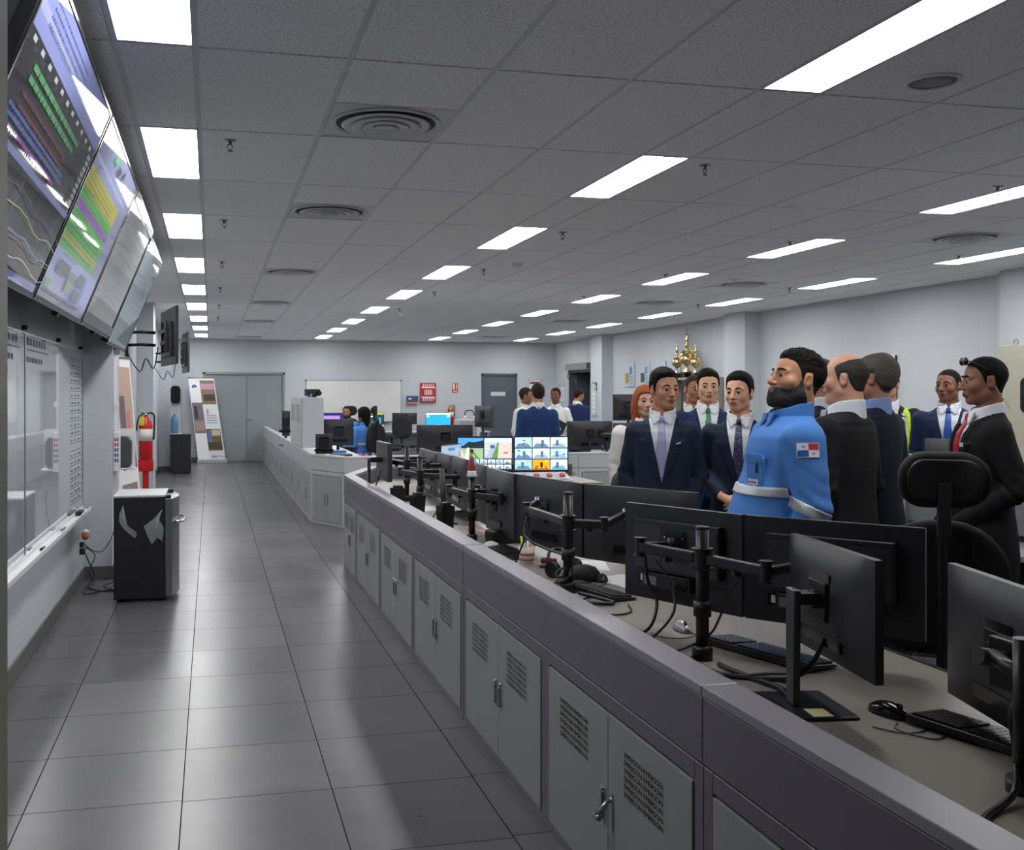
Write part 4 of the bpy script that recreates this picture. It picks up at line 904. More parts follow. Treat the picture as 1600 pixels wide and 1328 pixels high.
M('left camera-view screen showing roads and fields', (2.50, 10.02), (3.05, 9.86), 1.155, .37, grp=gC, on=True, base=(18, 28, 44), e=1.0, rects=road+cctv(2, 5, .25, .03, 1, .34, 4), stand=.7205, back=BLACK)
M('right camera-view screen with a three by three grid of room views', (3.06, 9.86), (3.63, 9.78), 1.155, .37, grp=gC, on=True, base=(14, 22, 36), e=1.0, rects=cctv(3, 3, .0, .0, 1, 1, 9), stand=.7205, back=BLACK)
M('small bluish control screen left of the camera-view screens', (2.22, 9.62), (2.56, 10.05), 1.08, .3, grp=gC, on=True, base=(118, 136, 156), e=.9, rects=[(.3, .8, .6, .9, (40, 90, 150)), (.6, .45, .72, .6, (190, 90, 60)), (.1, .2, .9, .25, (80, 100, 130)), (.8, .3, .86, .7, (60, 100, 160)), (.4, .5, .5, .7, (170, 110, 90)), (.15, .55, .3, .7, (90, 110, 140))], stand=.7205, back=BLACK)

# ---- monitor arms on poles
def arm_pole(label, x, y, ztop, zarm, arms, grp='double monitor arms on poles', r=.019, zdesk=.7205):
    t = thing('arm_stand', label, 'monitor arm', (x, y, zdesk), 0, grp)
    loc = lambda p: (p[0]-x, p[1]-y, p[2]-zdesk)
    MB().cyl((0, 0, .0), (0, 0, ztop-zdesk), r, 20).build('pole', BLKMET, t)
    MB().lathe([(r+.012, 0), (r+.012, .035), (r+.004, .045)], n=20).build('base_clamp', BLACK, t)
    MB().lathe([(r+.008, .14), (r+.008, .19)], n=20).build('collar', BLACK, t); MB().lathe([(r+.001, ztop-zdesk-.004), (r+.001, ztop-zdesk+.004), (r*.5, ztop-zdesk+.006)], n=20).build('pole_cap', DARK, t)
    za = zarm-zdesk
    MB().lathe([(r+.001, za-.034), (r+.014, za-.034), (r+.014, za-.029), (r+.005, za-.028), (r+.005, za+.028), (r+.014, za+.029), (r+.014, za+.034), (r+.001, za+.034)], n=22, smooth=False).build('arm_hub', BLACK, t)
    for e_, m_ in arms:
        e_, m_ = Vector(loc((*e_, zarm))), Vector(loc((*m_, zarm)))
        d = (e_-Vector((0, 0, za))).normalized(); s0_ = Vector((0, 0, za))+d*(r+.006)
        f = MB(); ang = math.atan2(d.y, d.x); L = (e_-s0_).length
        f.T = Matrix.Translation(s0_) @ Matrix.Rotation(ang, 4, 'Z'); f.box(0, L, -.014, .014, -.018, .018); o = f.build('lower_arm', BLKMET, t, bevel=.006)
        f = MB(); f.lathe([(.003, -.033), (.021, -.033), (.021, -.028), (.0165, -.027), (.0165, .027), (.021, .028), (.021, .033), (.003, .033)], e_, 20, False); f.build('elbow_joint', BLACK, t)
        d2 = m_-e_; L2 = d2.length; f = MB(); f.T = Matrix.Translation(e_) @ Matrix.Rotation(math.atan2(d2.y, d2.x), 4, 'Z'); f.box(.018, max(L2-.02, .03), -.012, .012, -.015, .015); f.build('upper_arm', BLKMET, t, bevel=.005)
        f = MB(); f.cyl(m_+Vector((0, 0, -.025)), m_+Vector((0, 0, .025)), .014, 14); f.build('head_joint', STEEL if L2 > .3 else BLACK, t)
        f = MB(); mid = s0_+d*(L*.5); f.box(mid.x-.012, mid.x+.012, mid.y-.012, mid.y+.012, mid.z-.032, mid.z-.017); f.build('cable_clip', BLACK, t)
    return t
def lerp(a, b, t_): return (a[0]+(b[0]-a[0])*t_, a[1]+(b[1]-a[1])*t_)
arm_pole('nearest double monitor arm, black pole in front of the ribbed-back monitors', 1.55, 2.94, 1.145, 1.045, [((1.46, 3.22), (1.585, 3.235)), ((1.62, 2.68), (1.86, 2.775))], r=.021)
arm_pole('second double monitor arm from the camera, beside the headphones', 1.51, 4.07, 1.15, 1.02, [((1.50, 4.62), (1.66, 4.93)), ((1.64, 3.98), (1.89, 4.33))], r=.021)
arm_pole('third double monitor arm from the camera, with the figurine on its pole', 1.49, 5.62, 1.09, .99, [((1.44, 5.98), (1.72, 5.75)), ((1.60, 5.4), (1.74, 5.66)), ((1.60, 5.9), (1.82, 6.35))])
arm_pole('fourth double monitor arm from the camera', 1.50, 7.15, 1.125, .99, [((1.42, 7.5), (1.86, 7.5)), ((1.62, 6.95), (1.83, 6.9))])
arm_pole('farthest double monitor arm on the near console', 1.55, 7.9, 1.165, 1.02, [((1.46, 8.3), (1.9, 8.1)), ((1.68, 7.7), (1.88, 7.7)), ((1.5, 8.6), (1.92, 8.65))])
# slim tilted stand between the poles
t = thing('tablet_stand', 'slim slanted black stand between the third and fourth monitor arms', 'stand', (1.52, 6.45, .7205)); MB().tube([(0, 0, .0), (-.01, .03, .36)], .018, 8).build('post', DARK, t); MB().box(-.06, .08, -.06, .06, 0, .01).build('foot', DARK, t)
# right-edge arm head on the cut-off monitor
t = thing('arm_stand', 'black tilting arm head behind the monitor at the right picture edge', 'monitor arm', (1.70, 1.80, .7205)); MB().cyl((0, 0, 0), (0, 0, .33), .02, 16).build('pole', BLKMET, t); MB().lathe([(.034, 0), (.034, .03)], n=18).build('base_clamp', BLACK, t)
MB().tube([(0, 0, .25), (.03, .12, .26)], .017, 10).build('lower_arm', BLKMET, t); MB().tube([(.0, .13, .26), (.12, .135, .235)], .02, 12).build('head_joint', DARK, t); MB().box(.08, .12, .08, .19, .17, .29).build('head_plate', BLKMET, t, bevel=.006)
# figurine on the third pole
t = thing('figurine', 'small red-robed saint figurine standing on top of a monitor-arm pole', 'figurine', (1.49, 5.62, 1.0985)); t.scale = (.95, .95, 1.0)
MB().lathe([(.032, 0), (.034, .01), (.026, .018), (.03, .03), (.02, .036)], n=16).build('base', WHITE, t)
MB().lathe([(.020, .03), (.022, .045), (.016, .08), (.015, .105), (.009, .122)], n=16).build('red_robe', mat('robe_red', 'a03a32', .5), t)
f = MB(); f.tube([(.010, -.006, .05), (.012, -.004, .09), (.008, 0, .128)], [.006, .009, .006], 8); f.build('white_cloak', WHITE, t)
f = MB(); f.ell((0, 0, .145), (.0095, .010, .012), 10, 8); o = f.build('head', mat('figurine_skin', 'c09078', .5), t); MB().ell((0, 0, .152), (.0115, .0115, .010), 10, 8).build('hair', mat('figurine_hair', '3c2a20', .6), o)

# ---- keyboards and mice
KEY = mat('keycap', '1b1c1f', .35); KB = mat('keyboard_body', '17181a', .4)
def keyboard(label, c, rz, w=.445, d=.15, z=.7205):
    t = thing('keyboard', label, 'keyboard', (c[0], c[1], z), rz, 'keyboards on the near console')
    f = MB(); f.prism([(-d/2, .004), (d/2, .004), (d/2, .024), (-d/2+.02, .013), (-d/2, .008)], -w/2, w/2, 'x'); f.build('body', KB, t, bevel=.003)
    f = MB(); kw = .019; 
    for r_ in range(6):
        y = d/2-.018-r_*.0208; zz = .0135+(y+d/2-.02)/(d-.02)*.0105
        if y < -d/2+.012: continue
        nk = int((w-.02)/kw)
        for k in range(nk):
            x = -w/2+.012+k*kw
            if k in (15, 16+0) and k == 15: continue
            if r_ == 5 and 3 < k < 9:
                if k == 4: f.box(x, x+kw*5-.003, y-.008, y+.008, zz, zz+.006)
                continue
            f.box(x, x+kw-.003, y-.008, y+.008, zz, zz+.006)
    f.build('keys', KEY, t); f = MB()
    for sx in (-1, 1): f.box(sx*w*.4-.02, sx*w*.4+.02, d/2-.02, d/2-.008, 0, .004)
    f.box(-w*.45, w*.45, -d/2+.004, -d/2+.012, 0, .004); f.build('foot', BLACK, t)
    return t
keyboard('black keyboard lying under the nearest double arm', (1.78, 2.94), math.radians(-72+180), .44, .14)
keyboard('black keyboard nearest the camera, beside the black mouse', (1.90, 2.05), math.radians(-75+180), .46, .16)
keyboard('black keyboard in front of the second double arm', (1.625, 4.05), math.radians(-78+180), .44, .13)
keyboard('black keyboard farther along the desk, beyond the pen cup', (1.56, 5.12), math.radians(-85), .42, .12)
keyboard('black keyboard near the third double arm', (1.74, 6.75), math.radians(-85), .42, .13)
def mouse(label, c, rz, m, z=.7205):
    t = thing('computer_mouse', label, 'mouse', (c[0], c[1], z), rz, 'mice on the near console')
    f = MB(); rr_ = []
    for k in range(9):
        u = k/8; x = -.056+.112*u; w_ = .031*math.sin(math.pi*min(max(u*.86+.08, 0), 1))**.5; hh_ = .034*math.sin(math.pi*(u*.8+.12))**.7
        rr_.append([(x, w_*math.cos(a), .002+hh_*max(0, math.sin(a))) for a in [math.pi*q/10 for q in range(11)]]+[(x, -w_*.9, .0015), (x, w_*.9, .0015)])
    f.rings(rr_, True, True, True); f.build('shell', m, t)
    MB().cyl((.03, -.004, .030), (.03, .004, .030), .009, 12).build('scroll_wheel', BLACK, t)
    MB().tube(smoothpts([(.055, 0, .008), (.09, .02, .004), (.13, -.03, .003), (.12, -.1, .003), (.05, -.13, .003)]), .002, 6).build('cable', CABLE, t)
    return t
mouse('silver-grey mouse beside the nearest double arm', (1.672, 3.32), math.radians(-100), mat('mouse_silver', '9a9b9f', .3, .2))
mouse('black mouse beside the keyboard nearest the camera', (1.765, 2.315), math.radians(-75), BLACKG)
mouse('dark mouse partly hidden by the ribbed-back monitor', (1.75, 4.28), math.radians(-110), DARK)
# ---- cables on the desk
def cable(label, pts, r=.005):
    f = MB(); f.tube(smoothpts(pts, 5), r, 7); o = f.build('cable', CABLE); tag(o, label, 'cable', 'loose cables on the near desk'); return o
cable('pair of thick cables running from the nearest pole towards the edge-wise monitor stand', [(1.56, 2.85, .727), (1.56, 2.78, .729), (1.58, 2.66, .73), (1.6, 2.56, .729), (1.56, 2.45, .727)], .008)
cable('black cable curling between the nearest pole and the keyboard', [(1.52, 2.95, .726), (1.49, 2.84, .726), (1.53, 2.72, .727), (1.62, 2.68, .727), (1.68, 2.62, .727)], .007)
cable('black cable hanging from the nearest left arm down to the desk', [(1.47, 3.20, 1.02), (1.48, 3.2, .93), (1.50, 3.17, .86), (1.45, 3.13, .78), (1.40, 3.22, .727), (1.34, 3.3, .727)], .006)
cable('second black cable from the nearest left arm to the desk ledge', [(1.50, 3.18, 1.01), (1.53, 3.13, .93), (1.52, 3.08, .85), (1.45, 3.08, .77), (1.38, 3.12, .727)], .005)
cable('cable drooping from the nearest right arm to the pole foot', [(1.60, 2.78, 1.02), (1.58, 2.82, .96), (1.575, 2.88, .86), (1.56, 2.92, .8), (1.50, 2.97, .75), (1.44, 3.0, .727)], .004)
cable('loose cable behind the second double arm, hanging in a wide loop', [(1.50, 4.60, .995), (1.47, 4.55, .9), (1.5, 4.35, .87), (1.53, 4.15, .86), (1.50, 4.02, .8), (1.46, 4.15, .745), (1.42, 4.4, .727)], .006)
cable('straight black cable dropping from the second left arm to the desk', [(1.51, 4.6, .99), (1.51, 4.64, .9), (1.49, 4.70, .8), (1.47, 4.72, .726)], .005)
cable('cable loop lying in front of the ribbed-back monitor', [(1.62, 3.95, .726), (1.52, 3.9, .726), (1.45, 3.75, .725), (1.5, 3.6, .725), (1.6, 3.62, .725), (1.65, 3.75, .725)], .004)
cable('bundle of black cable at the foot of the second double arm', [(1.5, 4.0, .725), (1.44, 3.95, .73), (1.5, 3.8, .73), (1.6, 3.78, .73), (1.52, 3.96, .737)], .008)
cable('thick black cable hanging in front of the monitor at the right picture edge', [(1.75, 1.83, .95), (1.71, 1.84, .88), (1.70, 1.82, .8), (1.64, 1.76, .74), (1.52, 1.70, .727), (1.42, 1.62, .727)], .008)
cable('grey cable from the black mouse curling on the desk', [(1.74, 2.25, .7235), (1.70, 2.2, .7235), (1.74, 2.12, .7235), (1.8, 2.14, .7235)], .002)
for k, (a, b_, lb) in enumerate((((1.46, 6.0), (1.42, 6.5), 'cable hanging from the third double arm'), ((1.5, 7.2), (1.45, 7.0), 'cable hanging from the fourth double arm'), ((1.62, 5.5), (1.7, 5.2), 'cable looped under the figurine pole'))):
    cable(lb, [(a[0], a[1], .96), ((a[0]+b_[0])/2, (a[1]+b_[1])/2, .86), (b_[0]+.05, b_[1], .78), (b_[0], b_[1], .727)], .005)
# ---- clutter
t = thing('pen_cup', 'white printed pen cup with a yellow-green highlighter', 'pen cup', (1.56, 4.80, .7205)); MB().lathe([(.036, 0), (.042, .09), (.039, .09), (.034, .006)], n=24).build('cup', mat('cup_white', 'cfc7c0', .5), t)
f = MB(); f.lathe([(.0375, .02), (.0385, .035)], n=24); f.lathe([(.0392, .045), (.0405, .06)], n=24); f.build('printed_band', mat('cup_print', 'a86a62', .5), t)
for q, (c, x, y, h) in enumerate((('c2e04a', -.02, .01, .14), ('d8923a', .016, 0, .115), ('e8e8e8', 0, -.015, .12), ('34508c', .005, .018, .12), ('202024', .02, .015, .125))): MB().tube([(x*.5, y*.5, .01), (x*1.3, y*1.3, h)], .006, 8).build('pen', mat('pen_'+c, c, .4), t)
t = thing('headphones', 'black over-ear headphones lying beside the second double arm', 'headphones', (1.63, 4.45, .7205), .5)
MB().tube(smoothpts([(-.08, 0, .03), (-.085, .02, .08), (-.04, .05, .115), (.04, .05, .115), (.085, .02, .08), (.08, 0, .03)]), .008, 8).build('headband', BLACK, t)
for sx in (-1, 1): o = MB().cyl((sx*.07, 0, .038), (sx*.095, 0, .038), .036, 20).build('ear_cup', BLACK, t); MB().cyl((sx*.058, 0, .038), (sx*.07, 0, .038), .034, 20).build('ear_pad', DARK, o)
t = thing('pouch', 'black crumpled fabric pouch beside the headphones', 'bag', (1.66, 4.30, .7205), .3)
f = MB(); r_ = random.Random(5); f.rings([[((.10*math.cos(a)*s_*(1+.08*math.sin(3*a+s_*5))), .06*math.sin(a)*s_*(1+.1*math.cos(2*a)), z) for a in [2*math.pi*k/20 for k in range(20)]] for s_, z in ((.8, .001), (1, .012), (.95, .04), (.7, .062), (.3, .075))]); f.build('body', mat('black_fabric', '121214', .7, bump=.4, bscale=400), t)
MB().tube(smoothpts([(-.08, 0, .03), (-.13, .02, .03), (-.1, .03, .06), (-.05, .02, .06)]), .006, 6).build('strap', BLACK, t)
t = thing('stapler', 'dark red desk punch between the cup and the headphones', 'stapler', (1.63, 4.68, .7205), -.4); MB().box(-.04, .04, -.018, .018, 0, .012).build('base', mat('dark_red', '6a2428', .4), t, bevel=.004); MB().box(-.035, .045, -.015, .015, .02, .045).build('lever', mat('dark_red', '6a2428', .4), t, bevel=.006); MB().cyl((.025, -.016, .014), (.025, .016, .014), .010, 12).build('hinge', mat('dark_red', '6a2428', .4), t)
t = thing('telephone', 'black device box on the desk behind the third pole', 'device', (1.66, 5.55, .7205), .1); MB().box(-.09, .09, -.07, .07, 0, .07).build('body', BLACK, t, bevel=.01); MB().box(-.06, .06, -.05, .02, .07, .074).build('key_area', DARK, t)
def sheets(label, c, rz, w=.21, d=.297, n=1, m=PAPER, z=.7205):
    f = MB(); r_ = random.Random(int(c[0]*999)); 
    for k in range(n):
        a = r_.uniform(-.25, .25) if n > 1 else 0; f.T = Matrix.Rotation(a, 4, 'Z'); f.box(-w/2, w/2, -d/2, d/2, .0006*k, .0006*k+.0005)
    o = f.build('paper', m, loc=(c[0], c[1], z), rz=rz); tag(o, label, 'paper'); return o
sheets('white papers lying between the ribbed-back monitor and the headphones', (1.86, 4.25), .2, n=2); sheets('white paper sheet behind the headphones', (1.84, 4.70), -.3, n=1)
sheets('grey printed sheet under the pen cup', (1.52, 4.9), .1, n=1, m=mat('grey_sheet', 'b0b0b0', .7), z=.7196+.0012); sheets('papers with a pinkish picture by the third pole', (1.72, 6.15), .3, n=1, m=mat('pink_sheet', 'c4a8a4', .6))
sheets('white sheet near the fourth pole', (1.62, 7.35), .2); sheets('white notepad at the far end of the near desk', (1.55, 8.1), .4, .15, .2, 3)
def crumple(label, c, r0, m=PAPER):
    f = MB(); r_ = random.Random(11); f.rings([[((r0*s_*math.cos(a)*(1+r_.uniform(-.2, .2))), r0*.7*s_*math.sin(a)*(1+r_.uniform(-.2, .2)), z*r0*6) for a in [2*math.pi*k/12 for k in range(12)]] for s_, z in ((.9, 0), (1, .05), (.7, .1), (.3, .14))], smooth=False)
    o = f.build('crumpled_tissue', m, loc=(c[0], c[1], .7205)); tag(o, label, 'tissue'); return o
crumple('crumpled white tissue beside the third pole', (1.52, 5.32), .05); 
for k, (x, y, c, a, lb) in enumerate(((1.47, 5.28, '2c4c98', .6, 'blue pen near the crumpled tissue'), (1.50, 5.15, 'b09070', .3, 'tan pencil near the crumpled tissue'), (1.49, 5.05, '141416', 1.0, 'black pen between the tissue and the pen cup'), (1.38, 4.68, 'e4e4e6', 1.4, 'white pen beside the pen cup'), (1.42, 4.35, 'e4e4e6', 1.2, 'white stylus in front of the headphones'))):
    o = MB().cyl((-.07*math.cos(a), -.07*math.sin(a), .006), (.07*math.cos(a), .07*math.sin(a), .006), .005, 8).build('pen', mat('pen_'+c, c, .4), loc=(x, y, .7205)); tag(o, lb, 'pen')
def bin_(label, c, h=.16, r=.045):
    t = thing('desk_organiser', label, 'organiser', (c[0], c[1], .7205), .2, 'black organisers by the poles'); f = MB(); f.rings([[(r*s_*x, r*s_*y, z) for x, y in ((-1, -1), (1, -1), (1, 1), (-1, 1))] for s_, z in ((.8, 0), (1, h), (.93, h), (.75, .01))], smooth=False); f.build('bin', BLACK, t); MB().box(-r*.6, r*.6, -r*.6, r*.6, h*.5, h+.02).build('contents', DARK, t); return t
bin_('black open organiser at the foot of the third pole', (1.42, 6.0), .17, .045); bin_('black open organiser at the foot of the fourth pole', (1.42, 6.85), .15, .045); bin_('black open organiser farthest along the near desk', (1.43, 7.65), .13, .05)

# ================================================================ far console things
FM = 'monitors on the far console'
def fmon(label, px0, py0, px1, py1, Y, **kw):
    a, b_ = atY(px0, py0, Y), atY(px1, py0, Y); h = a.z-atY(px0, py1, Y).z
    L, R = (a.x, Y), (b_.x, Y-.02)
    if kw.get('on'): return M(label, L, R, a.z, h, grp=FM, **kw)
    return M(label, L, R, a.z, h, grp=FM, **kw)
fmon('tilted black monitor on the angled corner of the far console', 493, 678, 519, 709, 12.35, stand=None)
fmon('large black screen seen from behind, left of the woman in light blue', 506, 655, 552, 696, 14.0)
fmon('wide black screen seen from behind in the middle of the far console', 651, 664, 738, 708, 12.6)
fmon('purple and blue screen behind the seated man', 505, 645, 548, 662, 22.9, on=True, base=(30, 40, 96), e=.7, rects=[(0, .3, .6, .75, (150, 120, 190)), (.6, .1, .85, .35, (210, 220, 240))], stand=.7505, back=BLACK)
fmon('dark green dashboard screen right of the seated woman', 575, 645, 600, 667, 22.9, on=True, base=(34, 58, 52), e=.7, rects=[(0, .9, 1, 1, (170, 180, 90)), (0, 0, 1, .1, (200, 210, 150)), (.6, .2, .8, .65, (60, 150, 190)), (.2, .2, .4, .4, (60, 90, 100)), (.1, .7, .3, .8, (200, 210, 210))], stand=.7505, back=BLACK)
fmon('black monitor back on the far wall desk', 613, 645, 651, 663, 22.9, stand=.7505)
fmon('bright sky-blue screen on the far wall desk', 665, 645, 704, 667, 22.9, on=True, base=(38, 140, 214), e=.9, rects=[(0, .9, 1, 1, (220, 236, 246)), (.02, .7, .14, .86, (150, 200, 230)), (.84, .7, .97, .86, (160, 210, 190)), (.4, 0, .62, .12, (170, 200, 230))], stand=.7505, back=BLACK)
fmon('dark monitor beside the tower cabinet on the aisle side', 441, 642, 453, 681, 17.2)
fmon('wide curved black monitor seen from behind right of the navy-suited man', 886, 658, 955, 703, 12.75)
fmon('upper black monitor right of the wide curved one', 958, 616, 1000, 657, 13.0)
fmon('lower black monitor beneath the upper one, right of the curved one', 958, 661, 1000, 704, 13.0)
a = atY(745, 640, 13.4); b_ = atY(771, 640, 13.1)
M('angled dark monitor with a headset hung on it, before the far grey door', (a.x, 13.5), (b_.x, 13.1), atY(755, 634, 13.3).z, .30, grp=FM, back=MONG)
# supports for the far console screens
def spole(label, px, py, Y, z0=.7205, r=.022):
    p = atY(px, py, Y); t = thing('monitor_stand', label, 'monitor stand', (p.x, Y+.07, z0), 0, 'stands behind the far console screens'); MB().cyl((0, 0, 0), (0, 0, p.z-z0), r, 12).build('pole', BLKMET, t); MB().box(-.12, .12, -.08, .08, 0, .012).build('foot', BLACK, t); MB().box(-.04, .04, -.06, 0, p.z-z0-.1, p.z-z0-.02).build('bracket', BLACK, t)
spole('black stand of the tilted corner monitor', 506, 690, 12.38); spole('black stand of the large screen left of the woman', 529, 660, 14.02, 0); spole('black stand of the wide middle screen', 694, 676, 12.62); spole('black stand of the wide curved monitor', 921, 670, 12.78); spole('black pole carrying the two stacked monitors', 985, 625, 13.03, 0); spole('black stand of the angled monitor with the headset', 757, 650, 13.35, 0); spole('black stand of the monitor beside the tower cabinet', 447, 655, 17.22)
t = thing('arm_stand', 'black double arm with a cluster of cables under the wide curved monitor', 'monitor arm', atY(921, 690, 12.6)); 
MB().box(-.27, .14, -.02, .02, .0, .03).build('arm', BLKMET, t); MB().cyl((.0, 0, -.20), (0, 0, .04), .018, 12).build('pole', BLKMET, t)
MB().tube(smoothpts([(-.25, 0, -.03), (-.1, -.03, -.12), (.05, 0, -.06), (.2, -.03, -.13)]), .008, 6).build('cable', CABLE, t); MB().ell((.18, -.03, -.07), (.018, .012, .022), 8, 6).build('blue_plug', mat('plug_blue', '2c48b0', .4), t)
t = thing('headset', 'white-tipped headset hanging beside the angled far monitor', 'headset', (atY(734, 650, 14.0).x, 14.05, atY(718, 656, 13.9).z+.03)); MB().tube(smoothpts([(-.06, 0, 0), (-.05, 0, .09), (.05, 0, .1), (.08, 0, .02)]), .008, 8).build('headband', BLACK, t)
for sx in (-.06, .08): MB().ell((sx, -.01, 0), (.022, .02, .03), 10, 8).build('ear_cup', WHITE, t)
t = thing('desk_phone', 'black desk phone beside the stacked monitors at the far console', 'telephone', (atY(948, 655, 12.7).x, 12.7, 1.03), -.3); MB().prism([(-.09, 0), (.09, 0), (.09, .09), (-.09, .03)], -.1, .1, 'x').build('body', BLACK, t, bevel=.005); MB().tube([(-.08, -.07, .07), (-.08, 0, .1), (-.08, .07, .11)], .02, 10).build('handset', BLACK, t)
t = thing('phone_shelf', 'black arm shelf carrying the desk phone', 'shelf', (atY(948, 655, 12.7).x, 12.7, .7205)); MB().box(-.1, .1, -.1, .1, .295, .308).build('tray', BLACK, t); MB().cyl((0, .0, 0), (0, .0, .295), .02, 12).build('pole', BLACK, t)
p = atY(534, 704, 12.3); t = thing('printer', 'low black label printer behind the angled corner of the far console', 'printer', (p.x, 12.36, .7205)); MB().box(-.13, .13, -.09, .1, 0, .13).build('body', BLACK, t, bevel=.008); MB().box(-.11, .11, -.095, -.09, .07, .09).build('paper_slot', DARK, t)
p = atY(525, 694, 12.9); o = MB().box(-.09, .09, -.07, .07, 0, .16).build('paper_stack', mat('blue_paper', '4c94c8', .6), loc=(p.x, 12.62, .7205)); tag(o, 'blue-wrapped paper stack behind the label printer', 'paper stack')
for k, px in enumerate((562, 572, 583, 593)):
    p = atY(px, 709, 12.1); t = thing('rubber_stamp', 'red-topped rubber stamp on the far console, %s from the left' % ORD[k], 'stamp', (p.x, 12.06, .7205), 0, 'red-topped stamps'); MB().box(-.03, .03, -.02, .02, 0, .06).build('pad', PAPER, t); MB().cyl((0, 0, .06), (0, 0, .145), .02, 12).build('knob', mat('bright_red', 'd43a40', .4), t)
# white partition block and rack on the far side
p = atY(718, 656, 13.9); q_ = atY(750, 656, 13.9); t = thing('partition', 'light grey partition block right of the far red extinguisher', 'partition', (p.x, 13.9, 0)); MB().box(0, q_.x-p.x, 0, .35, 0, p.z).build('panel', FG, t, bevel=.004)
f = MB()
for k in range(4): f.box(.01, q_.x-p.x-.05, -.004, 0, p.z-.05-.05*k, p.z-.03-.05*k)
f.build('rail', FD, t)
MB().box(q_.x-p.x-.045, q_.x-p.x, -.006, 0, 0, p.z).build('edge_strip', WHITE, t)
o = MB().cyl((0, 0, 0), (0, 0, .09), .035, 14).build('yellow_cup', mat('tape_yellow', 'd8a030', .4), loc=(atY(757, 680, 12.8).x, 12.82, .7205)); tag(o, 'small yellow cup beside the partition block', 'cup')
# ---- right-hand partition with desk
def rpart():
    A_, B_ = atD(1418, 700, 6.35), atD(1700, 700, 5.25); L, a = local(A_, B_)
    t = thing('partition', 'grey railed partition behind the security man at the right', 'partition', (A_.x, A_.y, 0), a)
    MB().box(0, L, 0, .05, .78, 1.02).build('panel', mat('partition_grey', '8f9196', .5), t); f = MB()
    for z0_, z1_ in ((1.165, 1.2), (1.095, 1.155), (1.03, 1.085)): f.box(0, L, -.012, .05, z0_, z1_)
    f.build('rail', mat('partition_rail', '9c9ea4', .35, .3), t, bevel=.004); MB().box(-.03, 0, -.02, .06, 0, 1.2).build('end_post', FG, t)
    t2 = thing('console_desk', 'light grey desk in front of the right-hand partition', 'desk', (A_.x, A_.y, 0), a)
    MB().box(.01, L, -.5, -.03, .72, .75).build('worktop', LGREY, t2, bevel=.004); MB().box(.01, L, -.46, -.44, .1, .71).build('modesty_panel', mat('perforated_dark', '3a3b3f', .6, bump=.6, bscale=600), t2)
    f = MB()
    for x in (.03, L/2, L-.03): MB().box(x-.02, x+.02, -.44, -.05, 0, .72).build('leg_panel', FG, t2); return A_, B_, a
A_, B_, ra = rpart()
d_ = (B_-A_).normalized(); n_ = Vector((-d_.y, d_.x, 0))
def rm(label, s0_, s1_, zt_, h_, off, **kw):
    p, q = A_+d_*s0_+n_*off, A_+d_*s1_+n_*off; M(label, p[:2], q[:2], zt_, h_, grp='monitors behind the right partition', **kw)
rm('curved black monitor back behind the right-hand partition', .03, .62, 1.30, .3, .12, back=MONG); rm('black monitor back at the right picture edge behind the partition', 1.0, 1.6, 1.34, .34, .12, back=MONG)
rm('smaller monitor with a light top strip behind the curved one', .02, .22, 1.40, .22, .45)
o = MB().box(0, 1.9, .08, .60, 0, 1.0).build('storage_unit', LGREY, loc=(A_.x, A_.y, 0), rz=ra); tag(o, 'low grey storage unit behind the right partition', 'cabinet')
o = MB().cyl((0, 0, 0), (0, 0, .18), .015, 10).build('monitor_post', BLACK, loc=A_+d_*.12+n_*.5+Vector((0, 0, 1.001-A_.z))); tag(o, 'short post under the smaller monitor behind the partition', 'post')

